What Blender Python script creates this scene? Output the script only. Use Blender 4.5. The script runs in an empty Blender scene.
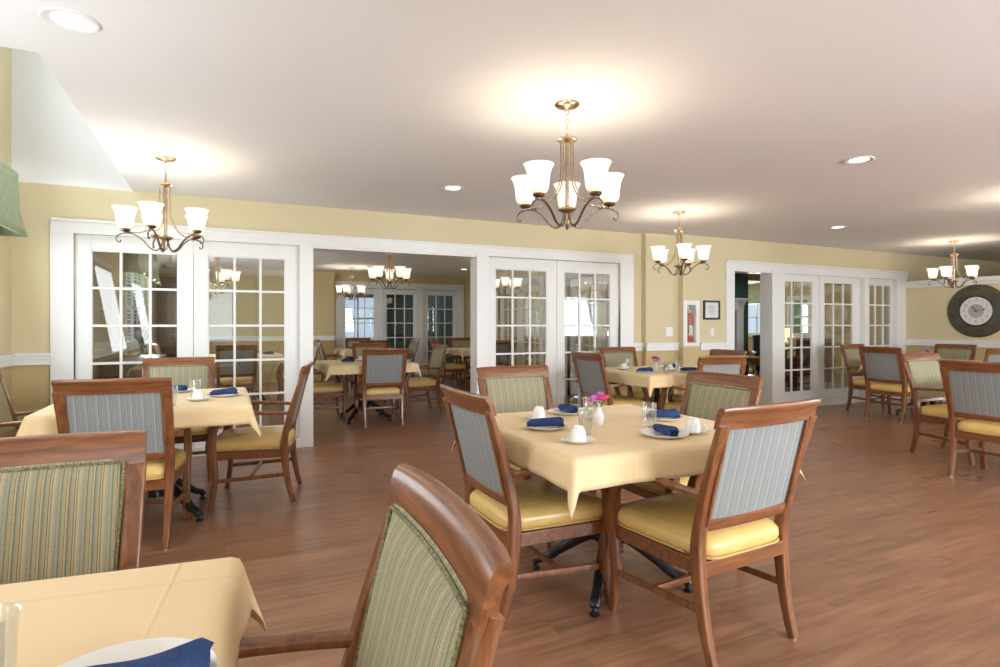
import bpy, bmesh, math, random
from mathutils import Vector, Matrix
R = math.radians
PI = math.pi
random.seed(7)
scn = bpy.context.scene
C = scn.collection

# ------------------------------------------------------------------ camera
EYE = 1.23
PSI = R(25.35)
cam = bpy.data.objects.new('camera', bpy.data.cameras.new('camera'))
C.objects.link(cam)
cam.location = (0, 0, EYE)
cam.rotation_euler = (R(90), 0, -PSI)
cam.data.sensor_width = 36
cam.data.lens = 580 / 1000 * 36
cam.data.shift_y = -0.0085
cam.data.clip_start = 0.05
scn.camera = cam

# ------------------------------------------------------------------ world, daylight, exposure
w = bpy.data.worlds.new('sky'); scn.world = w; w.use_nodes = True
bg = w.node_tree.nodes['Background']
bg.inputs[0].default_value = (0.62, 0.78, 1.0, 1)
bg.inputs[1].default_value = 0.8
scn.view_settings.view_transform = 'Standard'
scn.view_settings.look = 'None'
scn.view_settings.exposure = 0.38
scn.view_settings.gamma = 1
scn.view_settings.use_curve_mapping = False
scn.cycles.transparent_max_bounces = 32
scn.cycles.max_bounces = 12
scn.cycles.diffuse_bounces = 6

def area(name, loc, rot, sx, sy, power, col=(1, 0.97, 0.92)):
    l = bpy.data.lights.new(name, 'AREA'); l.shape = 'RECTANGLE'; l.size = sx; l.size_y = sy
    l.energy = power; l.color = col
    o = bpy.data.objects.new(name, l); C.objects.link(o); o.location = loc; o.rotation_euler = rot
    return o
DAY = (0.86, 0.93, 1.0)
# daylight just inside the window openings of the room (windows behind and left of the camera)
for x, sx, p in ((-0.15, .6, 5), (2.9, 1.5, 160), (5.1, 1.5, 160), (9.6, 1.5, 40)):
    area('daylight_back', (x, -2.85, 1.5), (R(112), 0, 0), sx, 1.3, p, DAY)
area('added_daylight_right', (10.3, -0.6, 1.35), (R(108), 0, R(90)), 2.2, .9, 75, DAY)  # added, with its window, to fill the dim right side
for y in (-1.2, 2.3, 4.85):
    area('daylight_left', (-1.5, y, 1.45), (R(100), 0, R(-90)), 1.3, 1.2, 22, DAY)
area('added_daylight_vault', (-1.5, 4.6, 3.4), (R(90), 0, R(-90)), 1.6, 0.8, 18, DAY)  # added to brighten the vault; its window is out of view
area('daylight_sunroom', (2.8, 17.2, 1.5), (R(-90), 0, 0), 3.0, 1.5, 8, DAY)
area('daylight_lounge', (13.85, 12.3, 1.45), (R(90), 0, R(90)), 1.1, 1.0, 55, DAY)
area('daylight_lounge', (9.2, 13.8, 1.45), (R(-90), 0, 0), 1.6, 1.0, 60, DAY)
area('daylight_dining', (-1.05, 10.4, 1.5), (R(90), 0, R(-90)), 2.2, 1.2, 45, DAY)

# ------------------------------------------------------------------ materials
def nt(name):
    m = bpy.data.materials.new(name); m.use_nodes = True
    n = m.node_tree; return m, n, n.nodes, n.links, n.nodes['Principled BSDF']

def mat(name, col, rough=0.5, metal=0.0, spec=0.5, noise=0.0, scale=8.0, bump=0.0, bscale=200, coat=0.0):
    m, n, N, L, b = nt(name)
    b.inputs['Base Color'].default_value = (*col, 1); b.inputs['Roughness'].default_value = rough
    b.inputs['Metallic'].default_value = metal; b.inputs['Specular IOR Level'].default_value = spec
    b.inputs['Coat Weight'].default_value = coat; b.inputs['Coat Roughness'].default_value = 0.15
    tc = N.new('ShaderNodeTexCoord')
    if noise:
        t = N.new('ShaderNodeTexNoise'); t.inputs['Scale'].default_value = scale; t.inputs['Detail'].default_value = 4
        L.new(tc.outputs['Object'], t.inputs['Vector'])
        r = N.new('ShaderNodeValToRGB')
        r.color_ramp.elements[0].position = 0.3; r.color_ramp.elements[1].position = 0.7
        r.color_ramp.elements[0].color = (*[c * (1 - noise) for c in col], 1)
        r.color_ramp.elements[1].color = (*[min(1, c * (1 + noise)) for c in col], 1)
        L.new(t.outputs['Fac'], r.inputs[0]); L.new(r.outputs[0], b.inputs['Base Color'])
    if bump:
        t2 = N.new('ShaderNodeTexNoise'); t2.inputs['Scale'].default_value = bscale
        L.new(tc.outputs['Object'], t2.inputs['Vector'])
        bp = N.new('ShaderNodeBump'); bp.inputs['Strength'].default_value = bump; bp.inputs['Distance'].default_value = 0.01
        L.new(t2.outputs['Fac'], bp.inputs['Height']); L.new(bp.outputs[0], b.inputs['Normal'])
    return m

def wood_mat(name, c0, c1, rough=0.3, stretch=(18, 18, 1.6), spec=0.5, coat=0.25):
    m, n, N, L, b = nt(name)
    tc = N.new('ShaderNodeTexCoord'); mp = N.new('ShaderNodeMapping'); mp.inputs['Scale'].default_value = stretch
    t = N.new('ShaderNodeTexNoise'); t.inputs['Scale'].default_value = 3; t.inputs['Detail'].default_value = 6; t.inputs['Distortion'].default_value = 0.6
    L.new(tc.outputs['Object'], mp.inputs[0]); L.new(mp.outputs[0], t.inputs['Vector'])
    r = N.new('ShaderNodeValToRGB'); r.color_ramp.elements[0].position = 0.3; r.color_ramp.elements[1].position = 0.72
    r.color_ramp.elements[0].color = (*c0, 1); r.color_ramp.elements[1].color = (*c1, 1)
    L.new(t.outputs['Fac'], r.inputs[0]); L.new(r.outputs[0], b.inputs['Base Color'])
    b.inputs['Roughness'].default_value = rough; b.inputs['Coat Weight'].default_value = coat; b.inputs['Coat Roughness'].default_value = 0.2
    b.inputs['Specular IOR Level'].default_value = spec
    return m

def wall_mat(name, upper, lower, split=0.93):
    m, n, N, L, b = nt(name)
    g = N.new('ShaderNodeNewGeometry'); s = N.new('ShaderNodeSeparateXYZ'); L.new(g.outputs['Position'], s.inputs[0])
    c = N.new('ShaderNodeMath'); c.operation = 'GREATER_THAN'; c.inputs[1].default_value = split; L.new(s.outputs['Z'], c.inputs[0])
    mx = N.new('ShaderNodeMix'); mx.data_type = 'RGBA'
    mx.inputs['A'].default_value = (*lower, 1); mx.inputs['B'].default_value = (*upper, 1)
    L.new(c.outputs[0], mx.inputs['Factor']); L.new(mx.outputs['Result'], b.inputs['Base Color'])
    b.inputs['Roughness'].default_value = 0.7; b.inputs['Specular IOR Level'].default_value = 0.3
    t2 = N.new('ShaderNodeTexNoise'); t2.inputs['Scale'].default_value = 120; L.new(g.outputs['Position'], t2.inputs['Vector'])
    bp = N.new('ShaderNodeBump'); bp.inputs['Strength'].default_value = 0.06; bp.inputs['Distance'].default_value = 0.01
    L.new(t2.outputs['Fac'], bp.inputs['Height']); L.new(bp.outputs[0], b.inputs['Normal'])
    return m

def stripe_mat(name, cols, period=0.052):
    """woven upholstery: fine vertical stripes along local x"""
    m, n, N, L, b = nt(name)
    tc = N.new('ShaderNodeTexCoord'); s = N.new('ShaderNodeSeparateXYZ'); L.new(tc.outputs['Object'], s.inputs[0])
    d = N.new('ShaderNodeMath'); d.operation = 'DIVIDE'; d.inputs[1].default_value = period; L.new(s.outputs['X'], d.inputs[0])
    f = N.new('ShaderNodeMath'); f.operation = 'FRACT'; L.new(d.outputs[0], f.inputs[0])
    r = N.new('ShaderNodeValToRGB'); r.color_ramp.interpolation = 'CONSTANT'
    e = r.color_ramp.elements
    e[0].position = 0; e[0].color = (*cols[0][1], 1); e[1].position = cols[1][0]; e[1].color = (*cols[1][1], 1)
    for p, c in cols[2:]:
        q = e.new(p); q.color = (*c, 1)
    L.new(f.outputs[0], r.inputs[0])
    t = N.new('ShaderNodeTexNoise'); t.inputs['Scale'].default_value = 350; L.new(tc.outputs['Object'], t.inputs['Vector'])
    mx = N.new('ShaderNodeMix'); mx.data_type = 'RGBA'; mx.blend_type = 'OVERLAY'; mx.inputs['Factor'].default_value = 0.35
    L.new(r.outputs[0], mx.inputs['A']); L.new(t.outputs['Fac'], mx.inputs['B']); L.new(mx.outputs['Result'], b.inputs['Base Color'])
    bp = N.new('ShaderNodeBump'); bp.inputs['Strength'].default_value = 0.2; bp.inputs['Distance'].default_value = 0.003
    L.new(t.outputs['Fac'], bp.inputs['Height']); L.new(bp.outputs[0], b.inputs['Normal'])
    b.inputs['Roughness'].default_value = 0.85; b.inputs['Specular IOR Level'].default_value = 0.2
    return m

def glass_mat(name, tint=(0.97, 0.98, 0.97), ior=1.5, rough=0.0, mult=1.0, body=0.0):
    m = bpy.data.materials.new(name); m.use_nodes = True; n = m.node_tree; N = n.nodes; L = n.links
    N.clear(); out = N.new('ShaderNodeOutputMaterial')
    tr = N.new('ShaderNodeBsdfTransparent'); tr.inputs[0].default_value = (*tint, 1)
    gl = N.new('ShaderNodeBsdfGlossy'); gl.inputs['Roughness'].default_value = rough; gl.inputs[0].default_value = (1, 1, 1, 1)
    lw = N.new('ShaderNodeLayerWeight'); lw.inputs[0].default_value = 0.5
    pw = N.new('ShaderNodeMath'); pw.operation = 'POWER'; pw.inputs[1].default_value = 4.0; L.new(lw.outputs['Facing'], pw.inputs[0])
    mu = N.new('ShaderNodeMath'); mu.operation = 'MULTIPLY_ADD'; mu.use_clamp = True; mu.inputs[1].default_value = .8 * mult; mu.inputs[2].default_value = .058 + body
    L.new(pw.outputs[0], mu.inputs[0])
    mx = N.new('ShaderNodeMixShader'); L.new(mu.outputs[0], mx.inputs[0]); L.new(tr.outputs[0], mx.inputs[1]); L.new(gl.outputs[0], mx.inputs[2])
    L.new(mx.outputs[0], out.inputs[0]); return m

def emit_mat(name, col, strength, base=(0.9, 0.9, 0.88)):
    m, n, N, L, b = nt(name)
    b.inputs['Base Color'].default_value = (*base, 1); b.inputs['Emission Color'].default_value = (*col, 1)
    b.inputs['Emission Strength'].default_value = strength; b.inputs['Roughness'].default_value = 0.35
    return m

def floor_mat():
    m, n, N, L, b = nt('wood_plank_floor')
    tc = N.new('ShaderNodeTexCoord')
    br = N.new('ShaderNodeTexBrick'); br.offset = 0.37; br.inputs['Scale'].default_value = 1
    br.inputs['Brick Width'].default_value = 1.2; br.inputs['Row Height'].default_value = 0.15; br.inputs['Mortar Size'].default_value = 0.0012
    br.inputs['Color1'].default_value = (0.0, 0, 0, 1); br.inputs['Color2'].default_value = (1, 1, 1, 1); br.inputs['Mortar'].default_value = (0.5, 0.5, 0.5, 1)
    L.new(tc.outputs['Object'], br.inputs['Vector'])
    mp = N.new('ShaderNodeMapping'); mp.inputs['Scale'].default_value = (0.8, 9, 1); L.new(tc.outputs['Object'], mp.inputs[0])
    vadd = N.new('ShaderNodeVectorMath'); vadd.operation = 'MULTIPLY_ADD'
    vadd.inputs[1].default_value = (7, 3, 5); L.new(br.outputs['Color'], vadd.inputs[0]); L.new(mp.outputs[0], vadd.inputs[2])
    t = N.new('ShaderNodeTexNoise'); t.inputs['Scale'].default_value = 2.6; t.inputs['Detail'].default_value = 7; t.inputs['Roughness'].default_value = 0.62; t.inputs['Distortion'].default_value = 0.25
    L.new(vadd.outputs[0], t.inputs['Vector'])
    r = N.new('ShaderNodeValToRGB'); e = r.color_ramp.elements
    e[0].position = 0.28; e[0].color = (0.165, 0.075, 0.041, 1); e[1].position = 0.75; e[1].color = (0.37, 0.195, 0.112, 1)
    q = e.new(0.5); q.color = (0.275, 0.132, 0.073, 1)
    L.new(t.outputs['Fac'], r.inputs[0])
    hs = N.new('ShaderNodeHueSaturation')
    mr = N.new('ShaderNodeMapRange'); mr.inputs['To Min'].default_value = 0.9; mr.inputs['To Max'].default_value = 1.12
    L.new(br.outputs['Color'], mr.inputs['Value']); L.new(mr.outputs[0], hs.inputs['Value']); L.new(r.outputs[0], hs.inputs['Color'])
    mx = N.new('ShaderNodeMix'); mx.data_type = 'RGBA'; mx.inputs['B'].default_value = (0.11, 0.05, 0.028, 1)
    ms = N.new('ShaderNodeMath'); ms.operation = 'MULTIPLY'; ms.inputs[1].default_value = 0.45; L.new(br.outputs['Fac'], ms.inputs[0])
    L.new(ms.outputs[0], mx.inputs['Factor']); L.new(hs.outputs[0], mx.inputs['A']); L.new(mx.outputs['Result'], b.inputs['Base Color'])
    t3 = N.new('ShaderNodeTexNoise'); t3.inputs['Scale'].default_value = 1.3; L.new(tc.outputs['Object'], t3.inputs['Vector'])
    m3 = N.new('ShaderNodeMapRange'); m3.inputs['To Min'].default_value = 0.24; m3.inputs['To Max'].default_value = 0.34
    L.new(t3.outputs['Fac'], m3.inputs['Value']); L.new(m3.outputs[0], b.inputs['Roughness'])
    b.inputs['Specular IOR Level'].default_value = 0.55
    bp = N.new('ShaderNodeBump'); bp.inputs['Strength'].default_value = 0.05; bp.inputs['Distance'].default_value = 0.01
    L.new(t.outputs['Fac'], bp.inputs['Height']); L.new(bp.outputs[0], b.inputs['Normal'])
    return m

M = {}
M['floor'] = floor_mat()
M['carpet'] = mat('olive_carpet', (0.20, 0.16, 0.055), 0.95, noise=0.35, scale=9, bump=0.5, bscale=260, spec=0.1)
M['ceiling'] = mat('ceiling_paint', (0.84, 0.835, 0.83), 0.85, spec=0.2)
M['wall'] = wall_mat('cream_wall_paint', (0.66, 0.575, 0.37), (0.56, 0.44, 0.23))
M['wall2'] = wall_mat('dining_wall_paint', (0.60, 0.50, 0.27), (0.52, 0.39, 0.17))
M['yellow'] = mat('ochre_wall_paint', (0.50, 0.37, 0.11), 0.8, spec=0.2)
M['teal'] = mat('teal_wall_paint', (0.065, 0.135, 0.125), 0.7, spec=0.3)
M['white'] = mat('white_trim_paint', (0.80, 0.80, 0.78), 0.35, spec=0.45)
M['whitewall'] = mat('white_vault_paint', (0.80, 0.80, 0.80), 0.8, spec=0.2)
M['glass'] = glass_mat('door_glass', mult=1.5, body=0.01)
M['tumbler'] = glass_mat('clear_tumbler_glass', (0.93, 0.95, 0.95), 1.45, 0.02, 1.4, 0.05)
M['wood'] = wood_mat('cherry_stained_wood', (0.125, 0.041, 0.014), (0.285, 0.108, 0.038), 0.28)
M['wood_x'] = wood_mat('cherry_stained_wood_crosswise', (0.125, 0.041, 0.014), (0.285, 0.108, 0.038), 0.28, (1.6, 18, 18))
M['darkwood'] = wood_mat('dark_walnut_wood', (0.035, 0.014, 0.007), (0.10, 0.04, 0.02), 0.35)
M['vinyl'] = mat('golden_vinyl', (0.74, 0.50, 0.17), 0.33, spec=0.5, noise=0.05, scale=14, bump=0.05, bscale=400, coat=0.15)
M['piping'] = mat('gold_piping_cord', (0.60, 0.42, 0.16), 0.5)
G1, G2, T1, B1_, K1 = (0.34, 0.325, 0.21), (0.20, 0.20, 0.13), (0.44, 0.375, 0.24), (0.25, 0.275, 0.26), (0.21, 0.125, 0.065)
M['front_fabric'] = stripe_mat('green_striped_upholstery', [(0, G1), (0.10, G2), (0.16, G1), (0.25, B1_), (0.31, G1), (0.40, T1), (0.50, G2), (0.54, T1), (0.60, K1), (0.635, G1), (0.74, B1_), (0.79, G2), (0.86, T1), (0.93, K1), (0.955, G1)])
g1, g2, t1, b1_, k1 = (0.28, 0.29, 0.275), (0.19, 0.205, 0.20), (0.37, 0.355, 0.31), (0.235, 0.275, 0.325), (0.17, 0.13, 0.105)
M['back_fabric'] = stripe_mat('daylight_tinted_upholstery', [(0, g1), (0.10, g2), (0.16, g1), (0.25, b1_), (0.31, g1), (0.40, t1), (0.50, g2), (0.54, b1_), (0.60, k1), (0.635, g1), (0.74, b1_), (0.79, g2), (0.86, t1), (0.93, k1), (0.955, b1_)])  # front stripes in cooler tones; window daylight put into the colour
M['cord'] = mat('olive_twisted_cord', (0.20, 0.19, 0.10), 0.8, noise=0.6, scale=160)
M['iron'] = mat('black_cast_iron', (0.012, 0.012, 0.014), 0.28, spec=0.6)
M['china'] = mat('white_china', (0.83, 0.82, 0.79), 0.14, spec=0.6)
M['navy'] = mat('navy_napkin_cloth', (0.030, 0.060, 0.165), 0.85, noise=0.25, scale=30, bump=0.4, bscale=500, spec=0.2)
M['brass'] = mat('antique_brass', (0.50, 0.38, 0.27), 0.3, metal=1.0, noise=0.25, scale=20)
M['bronze'] = mat('dark_antique_brass', (0.23, 0.175, 0.13), 0.32, metal=1.0, noise=0.25, scale=20)
def shade_mat():
    m, n, N, L, b = nt('frosted_shade_glass')
    tc = N.new('ShaderNodeTexCoord'); sp = N.new('ShaderNodeSeparateXYZ'); L.new(tc.outputs['Object'], sp.inputs[0])
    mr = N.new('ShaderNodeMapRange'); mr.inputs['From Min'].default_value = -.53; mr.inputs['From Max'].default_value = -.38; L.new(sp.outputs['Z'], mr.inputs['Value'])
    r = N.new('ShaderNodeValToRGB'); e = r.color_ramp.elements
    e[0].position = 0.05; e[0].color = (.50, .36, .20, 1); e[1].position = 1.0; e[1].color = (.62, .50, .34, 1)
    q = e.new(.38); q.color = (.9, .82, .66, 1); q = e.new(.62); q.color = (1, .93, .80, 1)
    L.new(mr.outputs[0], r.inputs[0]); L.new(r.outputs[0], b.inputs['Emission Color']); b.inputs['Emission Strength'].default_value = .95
    b.inputs['Base Color'].default_value = (.8, .76, .68, 1); b.inputs['Roughness'].default_value = .35
    return m
M['shade'] = shade_mat()
M['bulb'] = emit_mat('glowing_bulb', (1, 0.88, 0.70), 14)
M['lens'] = emit_mat('downlight_lens', (1, 0.93, 0.80), 5)
M['steel'] = mat('brushed_steel', (0.55, 0.55, 0.55), 0.3, metal=1)
M['red'] = mat('red_enamel', (0.50, 0.02, 0.018), 0.25, spec=0.6)
M['black'] = mat('black_plastic', (0.012, 0.012, 0.012), 0.4)
M['paper'] = mat('white_paper', (0.72, 0.72, 0.70), 0.8)
M['ink'] = mat('grey_ink', (0.25, 0.25, 0.27), 0.8)
M['pink'] = mat('magenta_petals', (0.72, 0.045, 0.22), 0.7, noise=0.4, scale=60)
M['lilac'] = mat('lilac_petals', (0.52, 0.14, 0.50), 0.7, noise=0.4, scale=60)
M['leaf'] = mat('green_leaf', (0.05, 0.16, 0.03), 0.55, noise=0.4, scale=40)
M['valance'] = mat('sage_valance_cloth', (0.36, 0.42, 0.27), 0.85, bump=0.3, bscale=300, noise=0.12, scale=20)
M['blind'] = mat('white_blind_slats', (0.78, 0.79, 0.80), 0.5)
M['clockring'] = wood_mat('dark_pewter_ring', (0.045, 0.038, 0.026), (0.105, 0.09, 0.06), 0.4, (2, 26, 2))
M['clockface'] = mat('white_clock_face', (0.74, 0.74, 0.74), 0.5)
M['greydisc'] = mat('grey_clock_centre', (0.42, 0.41, 0.41), 0.5)
M['tan'] = mat('tan_upholstery', (0.38, 0.27, 0.13), 0.9, noise=0.15, scale=30)
M['maroon'] = mat('maroon_upholstery', (0.14, 0.025, 0.03), 0.8, noise=0.2, scale=30)
M['throw'] = mat('ochre_throw_cloth', (0.55, 0.33, 0.07), 0.9, noise=0.2, scale=30)
M['lampshade'] = emit_mat('lit_lamp_shade', (1, 0.62, 0.30), 1.6)
M['foliage'] = mat('outdoor_hedge', (0.12, 0.28, 0.09), 0.9, noise=0.5, scale=3)

def cloth_mat(name, col, crease=0.0):
    m, n, N, L, b = nt(name)
    b.inputs['Base Color'].default_value = (*col, 1); b.inputs['Roughness'].default_value = 0.62; b.inputs['Specular IOR Level'].default_value = 0.3
    b.inputs['Sheen Weight'].default_value = 0.15
    tc = N.new('ShaderNodeTexCoord')
    t = N.new('ShaderNodeTexNoise'); t.inputs['Scale'].default_value = 5; t.inputs['Detail'].default_value = 3; L.new(tc.outputs['Object'], t.inputs['Vector'])
    s = N.new('ShaderNodeSeparateXYZ'); L.new(tc.outputs['Object'], s.inputs[0])
    acc = t.outputs['Fac']
    # pressed fold lines from storage
    for ax in ('X', 'Y'):
        a = N.new('ShaderNodeMath'); a.operation = 'MULTIPLY_ADD'; a.inputs[1].default_value = 1 / 0.36; a.inputs[2].default_value = 0.28; L.new(s.outputs[ax], a.inputs[0])
        f = N.new('ShaderNodeMath'); f.operation = 'FRACT'; L.new(a.outputs[0], f.inputs[0])
        p = N.new('ShaderNodeMath'); p.operation = 'SUBTRACT'; p.inputs[1].default_value = 0.5; L.new(f.outputs[0], p.inputs[0])
        q = N.new('ShaderNodeMath'); q.operation = 'ABSOLUTE'; L.new(p.outputs[0], q.inputs[0])
        mr = N.new('ShaderNodeMapRange'); mr.inputs['From Max'].default_value = 0.018; mr.inputs['To Min'].default_value = 0.6; mr.inputs['To Max'].default_value = 0
        L.new(q.outputs[0], mr.inputs['Value'])
        ad = N.new('ShaderNodeMath'); ad.operation = 'ADD'; L.new(acc, ad.inputs[0]); L.new(mr.outputs[0], ad.inputs[1]); acc = ad.outputs[0]
    bp = N.new('ShaderNodeBump'); bp.inputs['Strength'].default_value = 0.35; bp.inputs['Distance'].default_value = 0.012
    L.new(acc, bp.inputs['Height']); L.new(bp.outputs[0], b.inputs['Normal'])
    return m
M['cloth'] = cloth_mat('butter_tablecloth', (0.80, 0.615, 0.35))

# ------------------------------------------------------------------ mesh builder
class MB:
    def __init__(s): s.bm = bmesh.new()
    def box(s, x0, x1, y0, y1, z0, z1, mtx=None):
        vs = [s.bm.verts.new((x, y, z)) for x in (x0, x1) for y in (y0, y1) for z in (z0, z1)]
        if mtx: 
            for v in vs: v.co = mtx @ v.co
        for f in ((0,1,3,2), (4,6,7,5), (0,4,5,1), (2,3,7,6), (0,2,6,4), (1,5,7,3)):
            s.bm.faces.new([vs[i] for i in f])
        return s
    def rings(s, rings, close=True, cap=True):
        """rings: list of lists of points, same count"""
        V = [[s.bm.verts.new(p) for p in r] for r in rings]
        n = len(V[0])
        for a, b in zip(V, V[1:]):
            for i in range(n if close else n - 1):
                j = (i + 1) % n
                s.bm.faces.new((a[i], a[j], b[j], b[i]))
        if cap and close:
            s.bm.faces.new(V[0][::-1]); s.bm.faces.new(V[-1])
        return s
    def tube(s, pts, r, seg=8, cap=True):
        return s.sweep(pts, [(rr, rr) for rr in (r if isinstance(r, (list, tuple)) else [r] * len(pts))], Vector((0.013, 1, 0.02)), seg, 2.0, cap)
    def sweep(s, pts, wd, side, seg=16, p=5.0, cap=True):
        """super-elliptic section: wd half width along side, half depth along normal"""
        pts = [Vector(q) for q in pts]; rings = []
        prev = None
        for i, q in enumerate(pts):
            t = (pts[min(i + 1, len(pts) - 1)] - pts[max(i - 1, 0)]).normalized()
            sd = side if prev is None or not isinstance(side, Vector) else side
            sv = sd - t * sd.dot(t)
            if sv.length < 0.15 and prev is not None: sv = prev - t * prev.dot(t)
            sv.normalize(); prev = sv; nv = t.cross(sv)
            a, b = wd[i]; ring = []
            for k in range(seg):
                th = 2 * PI * (k + 0.5) / seg; c, n_ = math.cos(th), math.sin(th)
                ring.append(q + sv * (a * math.copysign(abs(c) ** (2 / p), c)) + nv * (b * math.copysign(abs(n_) ** (2 / p), n_)))
            rings.append(ring)
        return s.rings(rings, True, cap)
    def lathe(s, prof, seg=24, c=(0, 0, 0), cap=False):
        rings = [[(c[0] + r * math.cos(2 * PI * k / seg), c[1] + r * math.sin(2 * PI * k / seg), c[2] + z) for k in range(seg)] for r, z in prof]
        s.rings(rings, True, cap); return s
    def torus(s, c, R_, r, mtx, seg=16, rs=6):
        rings = []
        for i in range(seg + 1):
            a = 2 * PI * i / seg
            ring = []
            for k in range(rs):
                b = 2 * PI * k / rs
                p = Vector(((R_ + r * math.cos(b)) * math.cos(a), (R_ + r * math.cos(b)) * math.sin(a), r * math.sin(b)))
                ring.append(mtx @ p + Vector(c))
            rings.append(ring)
        return s.rings(rings, True, False)
    def ball(s, c, r, sub=2, sc=(1, 1, 1), jit=0):
        g = bmesh.ops.create_icosphere(s.bm, subdivisions=sub, radius=r)
        for v in g['verts']:
            k = 1 + random.uniform(-jit, jit)
            v.co = Vector((v.co.x * sc[0] * k + c[0], v.co.y * sc[1] * k + c[1], v.co.z * sc[2] * k + c[2]))
        return s
    def build(s, name, m, parent=None, bevel=0.0, smooth=35, segs=2):
        bmesh.ops.remove_doubles(s.bm, verts=s.bm.verts, dist=1e-6)
        bmesh.ops.recalc_face_normals(s.bm, faces=s.bm.faces)
        me = bpy.data.meshes.new(name); s.bm.to_mesh(me); s.bm.free()
        me.materials.append(m)
        if smooth:
            for p in me.polygons: p.use_smooth = True
            me.set_sharp_from_angle(angle=R(smooth))
        o = bpy.data.objects.new(name, me); C.objects.link(o)
        if parent: o.parent = parent
        if bevel:
            b = o.modifiers.new('bevel', 'BEVEL'); b.width = bevel; b.segments = segs; b.limit_method = 'ANGLE'; b.angle_limit = R(40)
        return o

def bez(p, n=10):
    """Catmull-Rom through points"""
    p = [Vector(q) for q in p]; out = []
    for i in range(len(p) - 1):
        a, b, c, d = p[max(i - 1, 0)], p[i], p[i + 1], p[min(i + 2, len(p) - 1)]
        for k in range(n):
            t = k / n
            out.append(0.5 * ((2 * b) + (c - a) * t + (2 * a - 5 * b + 4 * c - d) * t * t + (3 * b - a - 3 * c + d) * t ** 3))
    out.append(p[-1]); return out

def thing(name, label, cat, loc=(0, 0, 0), rz=0, group=None):
    o = bpy.data.objects.new(name, None); C.objects.link(o); o.empty_display_size = 0.1
    o.location = loc; o.rotation_euler = (0, 0, rz); o['label'] = label; o['category'] = cat
    if group: o['group'] = group
    return o
def tag(o, label, cat, group=None):
    o['label'] = label; o['category'] = cat
    if group: o['group'] = group
    return o
KIDS = {}
def dup(root, loc, rz, label, group=None):
    r = root.copy(); C.objects.link(r); r.location = loc; r.rotation_euler = (0, 0, rz); r['label'] = label
    if group: r['group'] = group
    for ch in root.children:
        c = ch.copy(); C.objects.link(c); c.parent = r
        for g in ch.children:
            d = g.copy(); C.objects.link(d); d.parent = c
    return r
def struct(o): o['kind'] = 'structure'; return o
class Maker:
    """first call moves the prototype, later calls copy it"""
    def __init__(s, fn, *a): s.fn = fn; s.a = a; s.o = None
    def __call__(s, loc, rz, label, group=None):
        if s.o is None:
            s.o = s.fn(*s.a); s.o.location = loc; s.o.rotation_euler = (0, 0, rz); s.o['label'] = label
            if group: s.o['group'] = group
            return s.o
        return dup(s.o, loc, rz, label, group)

# ------------------------------------------------------------------ room shell
CH = 2.438
def wall(name, axis, pos, t, a0, a1, z0, z1, holes, m):
    """axis 'x': wall runs along x at y=pos..pos+t. holes: (a0,a1,z0,z1)"""
    A = sorted({a0, a1, *[h[0] for h in holes], *[h[1] for h in holes]}); Z = sorted({z0, z1, *[h[2] for h in holes], *[h[3] for h in holes]})
    mb = MB()
    for p, q in zip(A, A[1:]):
        runs = []
        for u, v in zip(Z, Z[1:]):
            ca, cz = (p + q) / 2, (u + v) / 2
            if any(h[0] < ca < h[1] and h[2] < cz < h[3] for h in holes): continue
            if runs and abs(runs[-1][1] - u) < 1e-6: runs[-1][1] = v
            else: runs.append([u, v])
        for u, v in runs:
            if axis == 'x': mb.box(p, q, pos, pos + t, u, v)
            else: mb.box(pos, pos + t, p, q, u, v)
    return struct(mb.build(name, m, smooth=0))

BACKWIN = ((-0.15, .35), (2.9, .8), (5.1, .8), (9.6, .8))
YW, YR, XL, XC = 6.15, 5.96, -1.62, 10.42
Y0 = -3.0
struct(MB().box(XL - .2, 14.2, Y0 - .2, YW + .14, -0.1, 0).build('floor', M['floor'], smooth=0))
struct(MB().box(XL - .2, 5.47, YW + .14, 18.0, -0.1, 0).build('floor_dining', M['floor'], smooth=0))
struct(MB().box(5.47, 14.2, YW + .14, 14.2, -0.1, 0).build('floor_lounge', M['carpet'], smooth=0))
struct(MB().box(-0.75, 14.2, Y0 - .2, YW + .14, CH, CH + .12).box(XL - .2, -0.75, Y0 - .2, 3.2, CH, CH + .12).build('ceiling', M['ceiling'], smooth=0))
struct(MB().box(XL - .2, 5.47, YW + .14, 18.0, CH - .02, CH + .12).build('ceiling_dining', M['ceiling'], smooth=0))
struct(MB().box(5.47, 14.2, YW + .14, 14.2, CH - .02, CH + .12).build('ceiling_lounge', M['ceiling'], smooth=0))
# raised vault over the left corner
struct(MB().box(XL, -0.75, YW, YW + .14, CH, 4.2).box(-0.75, -0.61, 3.2, YW + .14, CH + .12, 4.2).box(XL, -0.61, 3.06, 3.2, CH + .12, 4.2).build('wall_vault', M['whitewall'], smooth=0))
struct(MB().box(XL - .2, -0.5, 3.0, YW + .14, 4.2, 4.3).build('ceiling_vault', M['whitewall'], smooth=0))
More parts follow.
